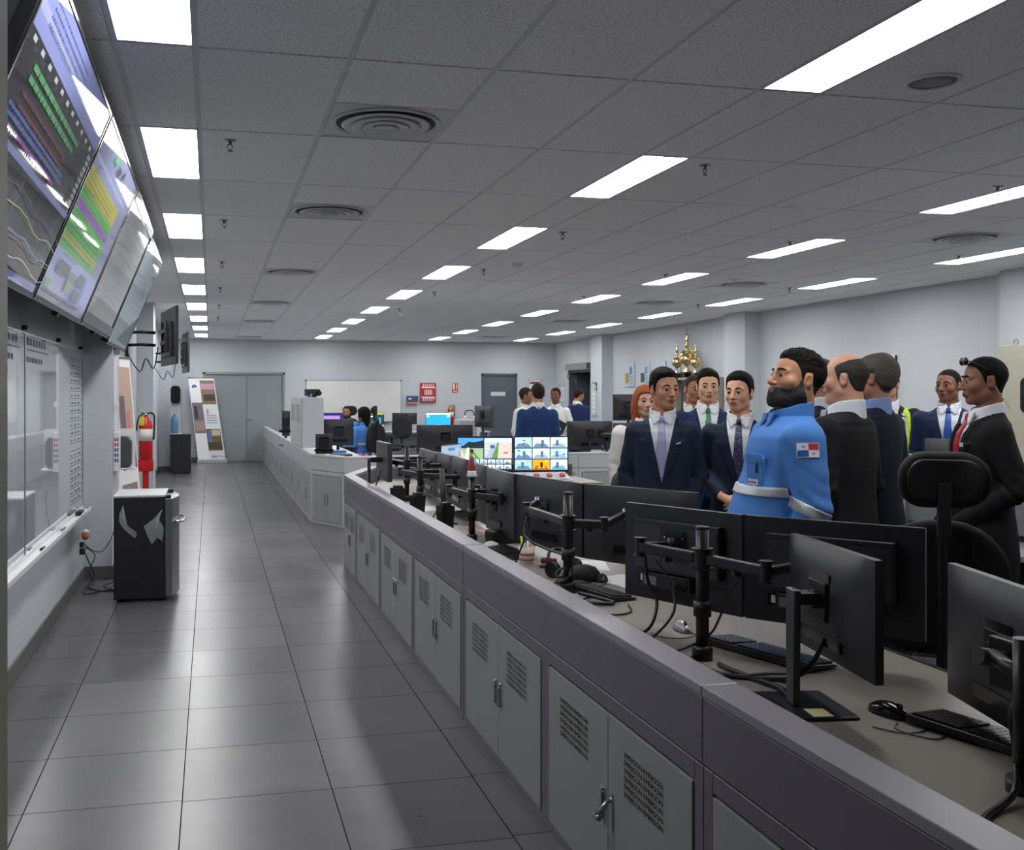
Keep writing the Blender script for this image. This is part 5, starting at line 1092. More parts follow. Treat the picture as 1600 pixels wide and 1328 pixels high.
# ================================================================ office chairs
MESHF = mat('mesh_fabric', '16171a', .75, bump=.6, bscale=900); UPH = mat('upholstery_black', '1a1b1e', .8, bump=.3, bscale=700)
def pad(w, h, d, bend=.04, n=14, r=.42):
    """rounded cushion in XZ, thickness d, bent backwards at the sides"""
    f = MB(); rings_ = []
    for yy, s_ in ((-.5, .04), (-.5, .45), (-.5, .82), (-.42, .94), (-.2, 1), (.2, 1), (.42, .94), (.5, .82), (.5, .45), (.5, .04)):
        pts = rrect(w*s_, h*s_, min(w, h)*r*s_, 0, 0, 6); rings_.append([(x, yy*d+bend*(2*x/w)**2, z) for x, z in pts])
    f.rings([r_[::-1] for r_ in rings_]); return f
def chair(label, loc, rz, head=True, scale=1.0, zs=.50, armrests=True):
    """front of the chair = local -y, so the back faces +y"""
    t = thing('office_chair', label, 'office chair', loc, rz, 'black office chairs'); 
    f = MB(); f.rings([[(.24*s_*(abs(math.cos(a))**.5)*(1 if math.cos(a) > 0 else -1), .235*s_*(abs(math.sin(a))**.5)*(1 if math.sin(a) > 0 else -1), z) for a in [2*math.pi*k/28 for k in range(28)]] for s_, z in ((.8, zs-.07), (.97, zs-.05), (1, zs-.02), (.93, zs), (.6, zs+.008))]); f.build('seat', UPH, t)
    b_ = pad(.46, .50, .05).build('backrest', MESHF, t); b_.location = (0, .25, zs+.37); b_.rotation_euler.x = -.12
    fr_ = MB(); fr_.tube(smoothpts([(0, .12, zs-.06), (0, .28, zs-.05), (0, .33, zs+.1), (0, .33, zs+.5), (0, .345, zs+.68)]), .02, 8); fr_.build('back_bar', BLACK, t)
    if head:
        h_ = pad(.30, .20, .055, .05, r=.45).build('headrest', UPH, t); h_.location = (0, .31, zs+.77)
        s_ = pad(.25, .15, .02, .05, r=.4).build('headrest_shell', BLACK, h_); s_.location = (0, .035, .0)
        MB().box(-.022, .022, .035, .06, -.2, -.01).build('headrest_bracket', DARK, h_, bevel=.004)
    if armrests:
        for sx in (-1, 1):
            f = MB(); f.tube(smoothpts([(sx*.2, 0, zs-.05), (sx*.29, 0, zs-.03), (sx*.30, .02, zs+.12), (sx*.30, .02, zs+.18)]), .018, 8); o = f.build('armrest_post', BLACK, t)
            MB().rslab(.09, .27, .04, -.014, .014, 0, 0).build('arm_pad', UPH, o)
            c_ = [c for c in o.children if c.name.startswith('arm_pad')] if False else None
            ap = COL.objects[-1]; ap.rotation_euler.x = math.pi/2; ap.location = (sx*.30, 0, zs+.195)
    MB().cyl((0, 0, .1), (0, 0, zs-.07), .028, 14).build('gas_column', STEEL, t)
    for k in range(5):
        a = 2*math.pi*k/5+.3; c_, s__ = math.cos(a), math.sin(a)
        o = MB().tube([(0, 0, .12), (.16*c_, .16*s__, .095), (.3*c_, .3*s__, .07)], [.028, .02, .016], 8).build('base_leg', BLACK, t)
        MB().cyl((.3*c_-.02*s__, .3*s__+.02*c_, .03), (.3*c_+.02*s__, .3*s__-.02*c_, .03), .03, 14).build('caster', BLACK, o)
    return t
chair('black office chair with a padded headrest, in front of the security man', (2.71, 3.36, 0), math.radians(152))
chair('black office chair with curved back right of the camera-view screens', (2.43, 6.32, 0), math.radians(228), head=False, zs=.45)
chair('black office chair behind the seated woman', (atD(567, 638, 17.0).x, atD(567, 638, 17.0).y, 0), math.radians(220), head=False)
chair('black mesh office chair at the far wall desk, right one', (atY(632, 680, 21.6).x, 21.6, 0), math.radians(0), head=False)
chair('black office chair turned sideways at the far wall desk', (atY(610, 680, 20.5).x, 20.5, 0), math.radians(70))
chair('black office chair of the seated man', (atD(541, 640, 20.2).x+.06, atD(541, 640, 20.2).y, 0), math.radians(-10), armrests=True)
# ================================================================ people (sculpted from distance fields)
def surf(fn, lo, hi, res):
    lo = np.array(lo, float); n = np.ceil((np.array(hi)-lo)/res).astype(int)+1
    ax = [lo[i]+res*np.arange(n[i]) for i in range(3)]
    X_, Y_, Z_ = np.meshgrid(*ax, indexing='ij'); D = fn(X_, Y_, Z_).astype(np.float32)
    D[0] = D[-1] = 1; D[:, 0] = D[:, -1] = 1; D[:, :, 0] = D[:, :, -1] = 1
    D = np.where(D == 0, 1e-6, D); S = D < 0
    cx = [S[a:n[0]-1+a, b:n[1]-1+b, c:n[2]-1+c] for a in (0, 1) for b in (0, 1) for c in (0, 1)]
    tot = sum(c.astype(np.int8) for c in cx); act = (tot > 0) & (tot < 8)
    idx = -np.ones(act.shape, int); I = np.argwhere(act); idx[act] = np.arange(len(I))
    acc = np.zeros((len(I), 3)); cnt = np.zeros(len(I))
    crn = [(a, b, c) for a in (0, 1) for b in (0, 1) for c in (0, 1)]
    for i in range(8):
        for j in range(i+1, 8):
            if sum(abs(np.array(crn[i])-crn[j])) != 1: continue
            a, b = np.array(crn[i]), np.array(crn[j]); da = D[tuple((I+a).T)]; db = D[tuple((I+b).T)]; m = (da < 0) != (db < 0)
            t = np.where(m, da/np.where(m, da-db, 1), 0)[:, None]; acc += np.where(m[:, None], a+(b-a)*t, 0); cnt += m
    V = lo+res*(I+acc/np.maximum(cnt, 1)[:, None]); Q = []
    for d in range(3):
        u, v = (d+1) % 3, (d+2) % 3; sl = [slice(1, -1)]*3; sl[d] = slice(0, -1); sl2 = list(sl); sl2[d] = slice(1, None)
        A = S[tuple(sl)]; B = S[tuple(sl2)]; E_ = np.argwhere(A != B); 
        if len(E_) == 0: continue
        off = np.ones(3, int); off[d] = 0; E_ = E_+off; fl = S[tuple(E_.T)]
        eu, ev = np.zeros(3, int), np.zeros(3, int); eu[u] = 1; ev[v] = 1
        q = np.stack([idx[tuple((E_-eu-ev).T)], idx[tuple((E_-ev).T)], idx[tuple(E_.T)], idx[tuple((E_-eu).T)]], 1)
        q[~fl] = q[~fl][:, ::-1]; Q.append(q)
    Q = np.concatenate(Q) if Q else np.zeros((0, 4), int); Q = Q[(Q >= 0).all(1)]
    return V, Q
def mkobj(name, V, Q, mats, parent=None, mi=None):
    me = bpy.data.meshes.new(name); me.vertices.add(len(V)); me.vertices.foreach_set('co', np.asarray(V, np.float32).ravel())
    me.loops.add(len(Q)*4); me.loops.foreach_set('vertex_index', np.asarray(Q, np.int32).ravel())
    me.polygons.add(len(Q)); me.polygons.foreach_set('loop_start', np.arange(len(Q), dtype=np.int32)*4)
    me.polygons.foreach_set('use_smooth', np.ones(len(Q), bool))
    for m in (mats if isinstance(mats, list) else [mats]): me.materials.append(m)
    if mi is not None: me.polygons.foreach_set('material_index', np.asarray(mi, np.int32))
    me.update(calc_edges=True); me.validate()
    o = bpy.data.objects.new(name, me); COL.objects.link(o)
    if parent: o.parent = parent
    return o
def smin(a, b, k): h = np.clip(.5+.5*(b-a)/k, 0, 1); return b+(a-b)*h-k*h*(1-h)
def smax(a, b, k): return -smin(-a, -b, k)
def ell(X, Y, Z, c, r):
    x, y, z = (X-c[0])/r[0], (Y-c[1])/r[1], (Z-c[2])/r[2]; k0 = np.sqrt(x*x+y*y+z*z)+1e-9
    k1 = np.sqrt((x/r[0])**2+(y/r[1])**2+(z/r[2])**2)+1e-9; return k0*(k0-1)/k1
def cap(X, Y, Z, a, b, ra, rb):
    a, b = np.array(a, float), np.array(b, float); d = b-a; L = d@d
    h = np.clip(((X-a[0])*d[0]+(Y-a[1])*d[1]+(Z-a[2])*d[2])/L, 0, 1)
    return np.sqrt((X-a[0]-h*d[0])**2+(Y-a[1]-h*d[1])**2+(Z-a[2]-h*d[2])**2)-(ra+(rb-ra)*h)
def loft(X, Y, Z, prof, zc=None):
    z = [p[0] for p in prof]; W = np.interp(Z, z, [p[1] for p in prof]); Dp = np.interp(Z, z, [p[2] for p in prof]); yc = np.interp(Z, z, [p[3] for p in prof])
    e = 2.35; q = (np.abs(X/W)**e+np.abs((Y-yc)/Dp)**e)**(1/e)
    return np.maximum((q-1)*np.minimum(W, Dp)*.92, np.maximum(z[0]-Z, Z-z[-1]))
# ---- head
def head_sdf(X, Y, Z, jaw=1.0, nose=1.0, fat=0.0, female=False, ears=True):
    aX = np.abs(X)
    d = ell(X, Y, Z, (0, .012, .030), (.0765, .096, .088))
    d = smin(d, ell(X, Y, Z, (0, -.022, -.036), (.060+fat*.5, .068, .078)), .03)
    d = smin(d, cap(aX, Y, Z, (.047*jaw, -.004, -.066), (.012, -.062, -.099), .020+fat, .019), .024)
    d = smin(d, ell(aX, Y, Z, (.042, -.052, -.028), (.024+fat, .026, .028)), .022)
    d = smin(d, cap(aX, Y, Z, (.046, -.066, .019), (.008, -.083, .014), .010, .008), .014)
    d = smax(d, -ell(aX, Y, Z, (.032, -.098, .001), (.017, .019, .0105)), .010)
    d = smin(d, cap(X, Y, Z, (0, -.084, .008), (0, -.108*nose, -.034), .0075, .0115), .010)
    d = smin(d, ell(aX, Y, Z, (.0125, -.094, -.037), (.008, .010, .0075)), .006)
    d = smin(d, ell(X, Y, Z, (0, -.082, -.064), (.027, .014, .016)), .012)
    d = smin(d, ell(X, Y, Z, (0, -.091, -.0605), (.021, .008, .0048)), .003)
    d = smin(d, ell(X, Y, Z, (0, -.090, -.0715), (.018, .008, .0055)), .003)
    d = smax(d, -cap(X, Y, Z, (-.022, -.094, -.0665), (.022, -.094, -.0665), .0014, .0014), .003)
    if fat > .004: d = smin(d, ell(X, Y, Z, (0, -.03, -.112), (.045, .05, .03)), .03)
    e_ = ell(aX, Y, Z, (.0785, .014, -.010), (.0095, .019, .031)); e_ = smax(e_, -ell(aX, Y, Z, (.0885, .009, -.006), (.0085, .011, .019)), .004)
    if ears: d = smin(d, e_, .006)
    # eyelids
    d = smin(d, smax(ell(aX, Y, Z, (.032, -.0755, 0), (.0142, .0142, .0142)), -(Z-.0022), .003), .004)
    d = smin(d, smax(ell(aX, Y, Z, (.032, -.0755, 0), (.0138, .0138, .0138)), (Z+.0045), .003), .004)
    return smin(d, cap(X, Y, Z, (0, .022, -.05), (0, .034, -.20), .054+fat*.8, .060+fat), .03)
def rot(yaw, pitch, roll=0): return Matrix.Rotation(yaw, 4, 'Z') @ Matrix.Rotation(pitch, 4, 'X') @ Matrix.Rotation(roll, 4, 'Y')
def xf(V, M_): 
    A = np.array(M_)[:3]; return V @ A[:, :3].T+A[:, 3]
def hair_sdf(X, Y, Z, style, kw):
    hd = head_sdf(X, Y, Z, kw['jaw'], kw['nose'], kw['fat'], ears=False)
    n1 = np.sin(X*170+Y*40)*np.sin(Y*150+Z*60)*np.sin(Z*160+X*30); t = .010
    hl = dict(short=([-.1, -.074, -.062, -.048, -.034, -.022, -.012, -.004, .0, .03, .04, .06, .12], [.078, .074, .072, .066, .050, .022, -.012, -.022, .022, .024, -.02, -.062, -.078]),
              low=([-.1, -.074, -.062, -.048, -.034, -.024, -.014, -.004, .0, .03, .04, .06, .12], [.066, .064, .062, .052, .034, .006, -.022, -.03, .020, .022, -.03, -.07, -.085]),
              receding=([-.1, -.05, -.04, -.03, -.015, -.004, .0, .03, .04, .06, .12], [.092, .09, .07, .04, .0, -.01, .02, .022, -.02, -.062, -.078]))
    if style in ('short', 'side', 'curly', 'buzz', 'wavy', 'receding', 'back'):
        k = 'receding' if style == 'receding' else 'low' if style == 'back' else 'short'
        zm = np.interp(Y, *hl[k])+.003*np.sin(X*150+1)*np.sin(Y*130); 
        if style == 'buzz': t = .004
        gr = np.clip((Z-zm)/.03, 0, 1)
        if style == 'short': t = .009+.004*np.clip((Z-.04)/.06, 0, 1)
        if style == 'receding': t = .007
        if style in ('side', 'back'): t = .009+.013*np.clip((Z-.05)/.05, 0, 1)-.004*np.clip((X+.01)/.05, 0, 1)*np.clip((Z-.05)/.05, 0, 1)
        if style == 'curly': m_ = np.clip(np.clip((Z-.058)/.035, 0, 1)+np.clip((Y-.055)/.03, 0, 1)*np.clip((Z+.05)/.05, 0, 1), 0, 1); t = .0025+.013*m_+.0075*np.sin(X*300+np.sin(Y*200))*np.sin(Y*290+1)*np.sin(Z*310)*m_; n1 = 0
        if style == 'wavy': t = .013+.014*np.clip((Y)/.06, 0, 1); n1 = n1*2.2; zm = zm-.018*(Y > .04)
        t = .0015+(t-.0015)*gr**.6
        return smax(hd-t-.0012*n1*gr, (zm-Z)*.45, .004)
    if style == 'bald':     # fringe round the sides and back only
        zm = np.interp(Y, *hl['short']); top = np.interp(Y, [-.1, -.05, -.02, .03, .08, .12], [.0, .03, .066, .088, .098, .098]); th = .001+.006*np.clip((top-Z)/.05, 0, 1)*np.clip((Z-zm)/.02, 0, 1)**.5
        return smax(smax(hd-th-.001*n1, (zm-Z)*.45, .004), (Z-top)*.6, .004)
    if style in ('long', 'bun'):
        zm = np.interp(Y, [-.1, -.07, -.055, -.04, -.02, .02, .12], [.066, .062, .045, -.02, -.10, -.24, -.26]) if style == 'long' else np.interp(Y, *hl['short'])
        sc = smin(hd-.016-.0015*n1, ell(X, Y, Z, (0, .02, -.02), (.094, .098, .12)), .03)
        if style == 'bun': d = smax(hd-.009, (zm-Z)*.8, .005); return smin(d, ell(X, Y, Z, (0, .115, -.01), (.03, .028, .03)), .01)
        lo = smin(sc, smin(cap(np.abs(X), Y, Z, (.062, .03, -.03), (.075, .04, -.20), .042, .03), ell(X, Y, Z, (0, .07, -.13), (.085, .035, .12)), .03), .03)
        lo = lo+.002*np.sin(X*240+np.sin(Z*30)*2)
        d = smax(lo, (zm-Z)*.7, .01); return smax(d, -ell(X, Y, Z, (0, -.10, -.04), (.056, .075, .098)), .008)
    if style == 'braids':
        d = smax(hd-.03, (np.interp(Y, [-.1, -.06, -.03, .12], [.07, .06, -.02, -.1])-Z)*.8, .006)
        d = smin(d, cap(X, Y, Z, (0, .03, .07), (.02, .07, .09), .06, .05), .03); d = smin(d, cap(X, Y, Z, (.0, .05, .0), (.0, .05, -.16), .075, .06), .03)
        return d+.003*np.sin(X*260)*np.sin(Z*120+X*40)
def beard_sdf(X, Y, Z, kw, t):
    hd = head_sdf(X, Y, Z, kw['jaw'], kw['nose'], kw['fat'], ears=False)
    top = np.interp(Y, [-.12, -.095, -.08, -.06, -.045, -.03, -.015, .0, .02], [-.050, -.050, -.050, -.056, -.050, -.036, -.012, .012, .016])
    tt = (.001+t*np.clip((top-Z)/.045, 0, 1)*np.clip(.35+(-Z-.04)/.06, .3, 1))*(1+.1*np.sin(X*300)*np.sin(Z*280))
    d = smax(hd-tt, (Z-top)*.6, .004); d = smax(d, (Y-.0-.45*np.clip(-Z-.05, 0, .1))*.7, .005); d = smax(d, (-.135-Z), .006)
    return smax(d, -ell(X, Y, Z, (0, -.098, -.067), (.021, .024, .010)), .003)
def hand_mesh(curl=.5, mirror=1, res=.0042):
    """wrist at the origin, fingers down -z, palm facing +x*mirror side inward, knuckles outward; thumb towards -y"""
    L = [.070, .080, .075, .058]; segs = []
    for k in range(4):
        y = -.028+.019*k; p = np.array([0, y, -.092+.003*abs(k-1.3)]); ang = .12*curl
        for j, f in enumerate((.45, .32, .25)):
            ang += curl*(.55, .75, .5)[j]; q = p+L[k]*f*np.array([math.sin(ang), (k-1.5)*.04, -math.cos(ang)]); segs.append((p, q, .0093-.0008*j-.0005*k, .0088-.0009*j-.0005*k)); p = q
    th = [((.004, -.030, -.025), (.018, -.050, -.058), .0145, .0115), ((.018, -.050, -.058), (.026+.01*curl, -.052, -.088), .0112, .0095), ((.026+.01*curl, -.052, -.088), (.030+.014*curl, -.044, -.108), .0095, .008)]
    def fn(X, Y, Z):
        d = ell(X, Y, Z, (0.002, 0, -.052), (.0155, .042, .056)); d = smin(d, cap(X, Y, Z, (0, -.026, -.088), (0, .030, -.085), .0115, .0105), .012)
        d = smin(d, cap(X, Y, Z, (0, 0, .05), (0, 0, -.02), .027, .024), .02)
        for i, (a, b, r0, r1) in enumerate(th): d = smin(d, cap(X, Y, Z, a, b, r0, r1), .012 if i == 0 else .004)
        for i, (a, b, r0, r1) in enumerate(segs): d = np.minimum(d, cap(X, Y, Z, a, b, r0, r1)) if i % 3 else smin(d, cap(X, Y, Z, a, b, r0, r1), .005)
        return d
    V, Q = surf(fn, (-.04, -.075, -.19), (.085, .055, .055), res)
    if mirror < 0: V = V*np.array([-1, 1, 1]); Q = Q[:, ::-1]
    return V, Q
HANDS = {}
def hand(curl, mirror, res=.0045):
    k = (round(curl, 2), mirror, res)
    if k not in HANDS: HANDS[k] = hand_mesh(curl, mirror, res)
    return HANDS[k]
def aim(p, d, palm):
    """matrix placing a hand: wrist at p, fingers along d, palm normal (local +x) towards palm"""
    z = -Vector(d).normalized(); x = Vector(palm); x = (x-z*x.dot(z)).normalized(); y = z.cross(x); return Matrix(((x.x, y.x, z.x, p[0]), (x.y, y.y, z.y, p[1]), (x.z, y.z, z.z, p[2]), (0, 0, 0, 1)))
def clothmat(name, c, rough=.8): return mat(name, c, rough, noise=.12, nscale=180, bump=.25, bscale=350, spec=.25)
SKINS = {}
def skin(c):
    if c not in SKINS:
        l = tuple(int(c[i:i+2], 16) for i in (0, 2, 4)); lip = '%02x%02x%02x' % (int(l[0]*.80), int(l[1]*.62), int(l[2]*.62))
        s_ = mat('skin_'+c, c, .56, noise=.06, nscale=60, bump=.12, bscale=500); s_.node_tree.nodes['Principled BSDF'].inputs['Subsurface Weight'].default_value = .08
        s_.node_tree.nodes['Principled BSDF'].inputs['Subsurface Radius'].default_value = (.02, .01, .005)
        SKINS[c] = [s_, mat('lip_'+c, lip, .4), mat('eye_white', 'b4aca8', .2), mat('iris_brown', '2a1a12', .15)]
    return SKINS[c]
TORSO = [(.66, .200, .132, .01), (.78, .205, .138, .01), (.90, .196, .132, .008), (1.00, .182, .122, .005), (1.10, .178, .120, .003), (1.22, .190, .125, .0), (1.33, .200, .124, .0), (1.385, .196, .115, .004), (1.425, .165, .098, .012), (1.455, .115, .078, .02), (1.48, .078, .066, .026), (1.50, .068, .062, .028)]
def person(label, px, ytop, dep, face, skinc, hair=None, hairc='1c1512', outfit='suit', suitc='1d2536', shirtc='d6d8de', tiec=None, head_yaw=0, head_pitch=0, roll=0, bulk=1.0, belly=0.0, jaw=1.0, nose=1.0, fat=0.0,
           armL=None, armR=None, handL=None, handR=None, beard=0, beardc=None, glasses=None, stripes=False, group=None, res=1.0, sit=False, female=False, pocketsq=False, trc=None, extra=None, hs=1.0, loc=None, top=None, vest=False, tiepat=None, aw=.93):
    """stands on the floor; local -y is where the chest faces, local +x the person's left"""
    p = atD(px, ytop, dep); S_ = (p.z if top is None else top)/1.765
    if sit: S_ = 1.0
    x, y = (p.x, p.y) if loc is None else loc
    sk = skin(skinc); kw = dict(jaw=jaw, nose=nose, fat=fat)
    aL = armL or [(.20, .0, 1.385), (.245, .03, 1.11), (.235, -.03, .86)]; aR = armR or [(-.20, .0, 1.385), (-.245, .03, 1.11), (-.235, -.03, .86)]
    aL = [(q_[0]*aw, q_[1], q_[2]) for q_ in aL]; aR = [(q_[0]*aw, q_[1], q_[2]) for q_ in aR]
    HM = Matrix.Translation((0, .03, 1.48)) @ rot(math.radians(head_yaw), math.radians(head_pitch), math.radians(roll)) @ Matrix.Translation((0, -.018, .165)) @ Matrix.Scale(hs, 4)
    # ---- body: head with neck, trunk, arms and hands
    parts = []
    V, Q = surf(lambda X, Y, Z: head_sdf(X, Y, Z, jaw, nose, fat, female), (-.105, -.135, -.215), (.105, .125, .13), .0048*res)
    c = V[Q].mean(1); mi = np.zeros(len(Q), int); lp = ((np.abs(c[:, 0])/.0225)**2+((c[:, 2]+.066)/.0105)**2 < 1) & (c[:, 1] < -.085); mi[lp] = 1; parts.append((xf(V, HM), Q, mi))
    for sx in (-1, 1):
        e = MB(); e.ell((0, 0, 0), (.0128,)*3, 14, 10); Ve = np.array(e.v); F = [f for f in e.f if len(f) == 4]
        Vr = np.stack([Ve[:, 0], Ve[:, 2], Ve[:, 1]], 1); Qe = np.array(F)[:, ::-1]; ce = Vr[Qe].mean(1); m_ = np.where((ce[:, 1] < -.0085), 3, 2)
        parts.append((xf(Vr+np.array([sx*.032, -.0755, -.0005]), HM), Qe, m_))
    def trunk(X, Y, Z):
        d = loft(X, Y, Z, [(a, (b-.03)*bulk, (c_-.025)*bulk, e_) for a, b, c_, e_ in TORSO if a > .88])
        for A_ in (aL, aR): d = smin(d, np.minimum(cap(X, Y, Z, A_[0], A_[1], .043, .036), cap(X, Y, Z, A_[1], A_[2], .036, .026)), .03)
        if not sit:
            for sx in (-1, 1): d = smin(d, np.minimum(cap(X, Y, Z, (sx*.09, .01, .85), (sx*.10, 0, .48), .075, .05), cap(X, Y, Z, (sx*.10, 0, .48), (sx*.11, .02, .08), .05, .035)), .04)
        return smin(d, cap(X, Y, Z, (0, .03, 1.4), (0, .025, 1.53), .055+fat, .052+fat), .03)
    wx = max(abs(aL[1][0]), abs(aR[1][0]), .25)+.1; ymn = min(q[1] for q in aL+aR)-.16-belly; ymx = .26
    V, Q = surf(trunk, (-wx, ymn, .4 if sit else .03), (wx, ymx, 1.56), .02); parts.append((V, Q, np.zeros(len(Q), int)))
    for A_, hd_, mr in ((aL, handL, -1), (aR, handR, 1)):
        if hd_ == 'hide': continue
        d = Vector(A_[2])-Vector(A_[1]); pos = Vector(A_[2])+d.normalized()*.012
        hd_ = hd_ or (.5, tuple(d), (1 if mr > 0 else -1, .25, 0))
        V, Q = hand(hd_[0], mr, .0045 if res <= 1 else .007); parts.append((xf(V, aim(pos, hd_[1], tuple(c_*mr for c_ in hd_[2]) )), Q, np.zeros(len(Q), int)))
    o = 0; VV = []; QQ = []; MM = []
    for V, Q, m_ in parts: VV.append(V); QQ.append(Q+o); MM.append(m_); o += len(V)
    body = mkobj('person', np.concatenate(VV), np.concatenate(QQ), sk, None, np.concatenate(MM))
    body.location = (x, y, 0); body.rotation_euler.z = math.radians(face)+math.pi/2; body.scale = (S_*bulk**.3, S_*bulk**.3, S_)
    if sit: body.location.z = -.40; body.scale = (1, 1, 1)
    tag(body, label, 'person', group)
    def add(name, fn, lo, hi, r, m_, M_=None):
        V, Q = surf(fn, lo, hi, r*res)
        if len(Q) == 0: return None
        if M_ is not None: V = xf(V, M_)
        return mkobj(name, V, Q, m_, body)
    if hair:
        hb = ((-.14, -.13, -.27), (.14, .17, .17)) if hair in ('long', 'braids') else ((-.12, -.13, -.12), (.12, .16, .16))
        add('hair', lambda X, Y, Z: hair_sdf(X, Y, Z, hair, kw), *hb, .0045, mat('hair_'+hairc, hairc, .7, noise=.3, nscale=120, bump=.8, bscale=200, spec=.15), HM)
    br = MB()
    for sx in (-1, 1): br.tube([(sx*.013, -.0915, .0215), (sx*.026, -.0905, .0265), (sx*.040, -.0825, .0265), (sx*.050, -.073, .0205)], [.0032, .0042, .0036, .0018], 6)
    br.T = Matrix(); vb = xf(np.array(br.v), HM); br.v = [tuple(v) for v in vb]; br.build('eyebrows', mat('hair_'+(hairc if hair != 'bald' else '3a3230'), hairc, .6), body)
    if beard: add('beard', lambda X, Y, Z: beard_sdf(X, Y, Z, kw, beard), (-.1, -.14, -.15), (.1, .06, .02), .0045, mat('beard_'+(beardc or hairc), beardc or hairc, .7, noise=.3, nscale=200, bump=.7, bscale=400), HM)
    # ---- clothes
    prof = [(a, b*bulk, c_*bulk+belly*math.exp(-((a-1.0)/.17)**2)*.6, e_-belly*math.exp(-((a-1.0)/.17)**2)*.5) for a, b, c_, e_ in TORSO]
    if female: prof = [(a, b*.88, c_*.9, e_) for a, b, c_, e_ in prof]
    def fold(X, Y, Z, A_): 
        e = np.array(A_[1]); r2 = (X-e[0])**2+(Y-e[1])**2+(Z-e[2])**2; return .0045*np.sin(Z*95+X*50+Y*70)*np.exp(-r2/.010)+.0022*np.sin(Z*38+X*45)*np.sin(Y*50+Z*20)
    def sleeves(X, Y, Z, d, g=0, ends=True):
        for A_ in (aL, aR):
            w_ = np.array(A_[1])+(np.array(A_[2])-np.array(A_[1]))*.97
            s_ = smin(cap(X, Y, Z, A_[0], A_[1], (.070*bulk)+g, .054*bulk+g), cap(X, Y, Z, A_[1], w_, .053*bulk+g, .040+g), .02)
            dv = np.array(A_[2])-np.array(A_[1]); dv = dv/np.linalg.norm(dv); s_ = smax(s_, (X-w_[0])*dv[0]+(Y-w_[1])*dv[1]+(Z-w_[2])*dv[2], .004)
            d = smin(d, s_+fold(X, Y, Z, A_), .022)
        return d
    slope = .205; zb = 1.07
    def vcut(X, Y, Z, grow=0):   # the opening of the jacket
        hw = np.clip((Z-zb)*slope, 0, .085)+grow; return np.maximum(np.maximum(np.abs(X)-hw, Y-.01), zb-Z)
    lo, hi = (-wx, ymn, .62), (wx, ymx, 1.53)
    J = 'jacket'
    if outfit == 'suit':
        m_ = clothmat('suit_'+suitc, suitc)
        def jk(X, Y, Z):
            d = loft(X, Y, Z, prof); hw = np.clip((Z-zb)*slope, 0, .085); q = np.abs(X)-hw; lw = np.interp(Z, [zb, 1.2, 1.34, 1.341, 1.40, 1.47], [.004, .048, .072, .05, .045, .02])
            d = d-np.where((q < lw) & (Y < .0) & (Z > zb), .0075, 0)-np.where((Z > 1.425), .004, 0)
            d = sleeves(X, Y, Z, d); d = smax(d, -vcut(X, Y, Z), .003); d = smax(d, (Z-(1.455+.045*np.clip((Y+.05)/.1, 0, 1))), .006)
            return smax(d, -np.maximum(np.maximum(np.abs(X)-np.clip((.95-Z)*.25, 0, .06), Y+.02), Z-.95), .004)
        add(J, jk, lo, hi, .0085, m_)
        sh = [(a, b-.010, c_-.009, e_) for a, b, c_, e_ in prof]
        add('shirt', lambda X, Y, Z: smax(smax(loft(X, Y, Z, sh), np.abs(X)-.105, .01), np.maximum(Z-1.475, 1.0-Z), .01), (-.13, ymn, .98), (.13, .12, 1.5), .008, clothmat('shirt_'+shirtc, shirtc))
    else:
        m_ = clothmat('shirt_'+suitc, suitc, .85)
        def jk2(X, Y, Z):
            d = loft(X, Y, Z, prof)+.002*np.sin(Z*26+X*34)*np.sin(X*30+Y*20+Z*10); d = sleeves(X, Y, Z, d, .004)
            return smax(d, Z-1.49, .008)
        add('shirt', jk2, lo, hi, .009, m_)
    # collar
    colm = clothmat('shirt_'+(shirtc if outfit == 'suit' else suitc), shirtc if outfit == 'suit' else suitc)
    nr = .0625+fat*1.1
    def collar(X, Y, Z):
        zt = np.interp(Y, [-.09, -.04, .03, .1], [1.492, 1.508, 1.532, 1.542]); rr = np.sqrt((X/1.05)**2+(Y-.024)**2); d = np.abs(rr-(nr+.009+.22*(1.51-Z)*.35))-.0052
        d = np.maximum(d, np.maximum(Z-zt, 1.445-Z)); gap = np.maximum(np.abs(X)-.006-.22*np.clip(Z-1.478, 0, 1), Y)
        fl = np.maximum(np.maximum(np.abs(np.abs(X)-.036)-.026-.25*(Z-1.45), np.abs(Y+(.062+fat+.35*(1.48-Z)))-.006), np.maximum(1.425+.9*np.abs(np.abs(X)-.045)-Z, Z-1.49))
        return smax(smin(d, fl, .006), -gap, .003)
    add('shirt_collar', collar, (-.11, -.12, 1.40), (.11, .12, 1.56), .0055, colm)
    if tiec:
        tm = mat('tie_'+tiec, tiec, .45, noise=.15, nscale=150)
        if tiepat:
            nt = tm.node_tree; ck = nt.nodes.new('ShaderNodeTexVoronoi'); ck.inputs['Scale'].default_value = 110; cr = nt.nodes.new('ShaderNodeValToRGB'); cr.color_ramp.elements[0].color = (*lin(tiepat), 1); cr.color_ramp.elements[1].color = (*lin(tiec), 1); cr.color_ramp.elements[0].position = .25; cr.color_ramp.elements[1].position = .35
            tc = nt.nodes.new('ShaderNodeTexCoord'); nt.links.new(tc.outputs['Object'], ck.inputs['Vector']); nt.links.new(ck.outputs['Distance'], cr.inputs[0]); nt.links.new(cr.outputs[0], nt.nodes['Principled BSDF'].inputs['Base Color'])
        sh = [(a, b-.004, c_-.001, e_) for a, b, c_, e_ in prof]
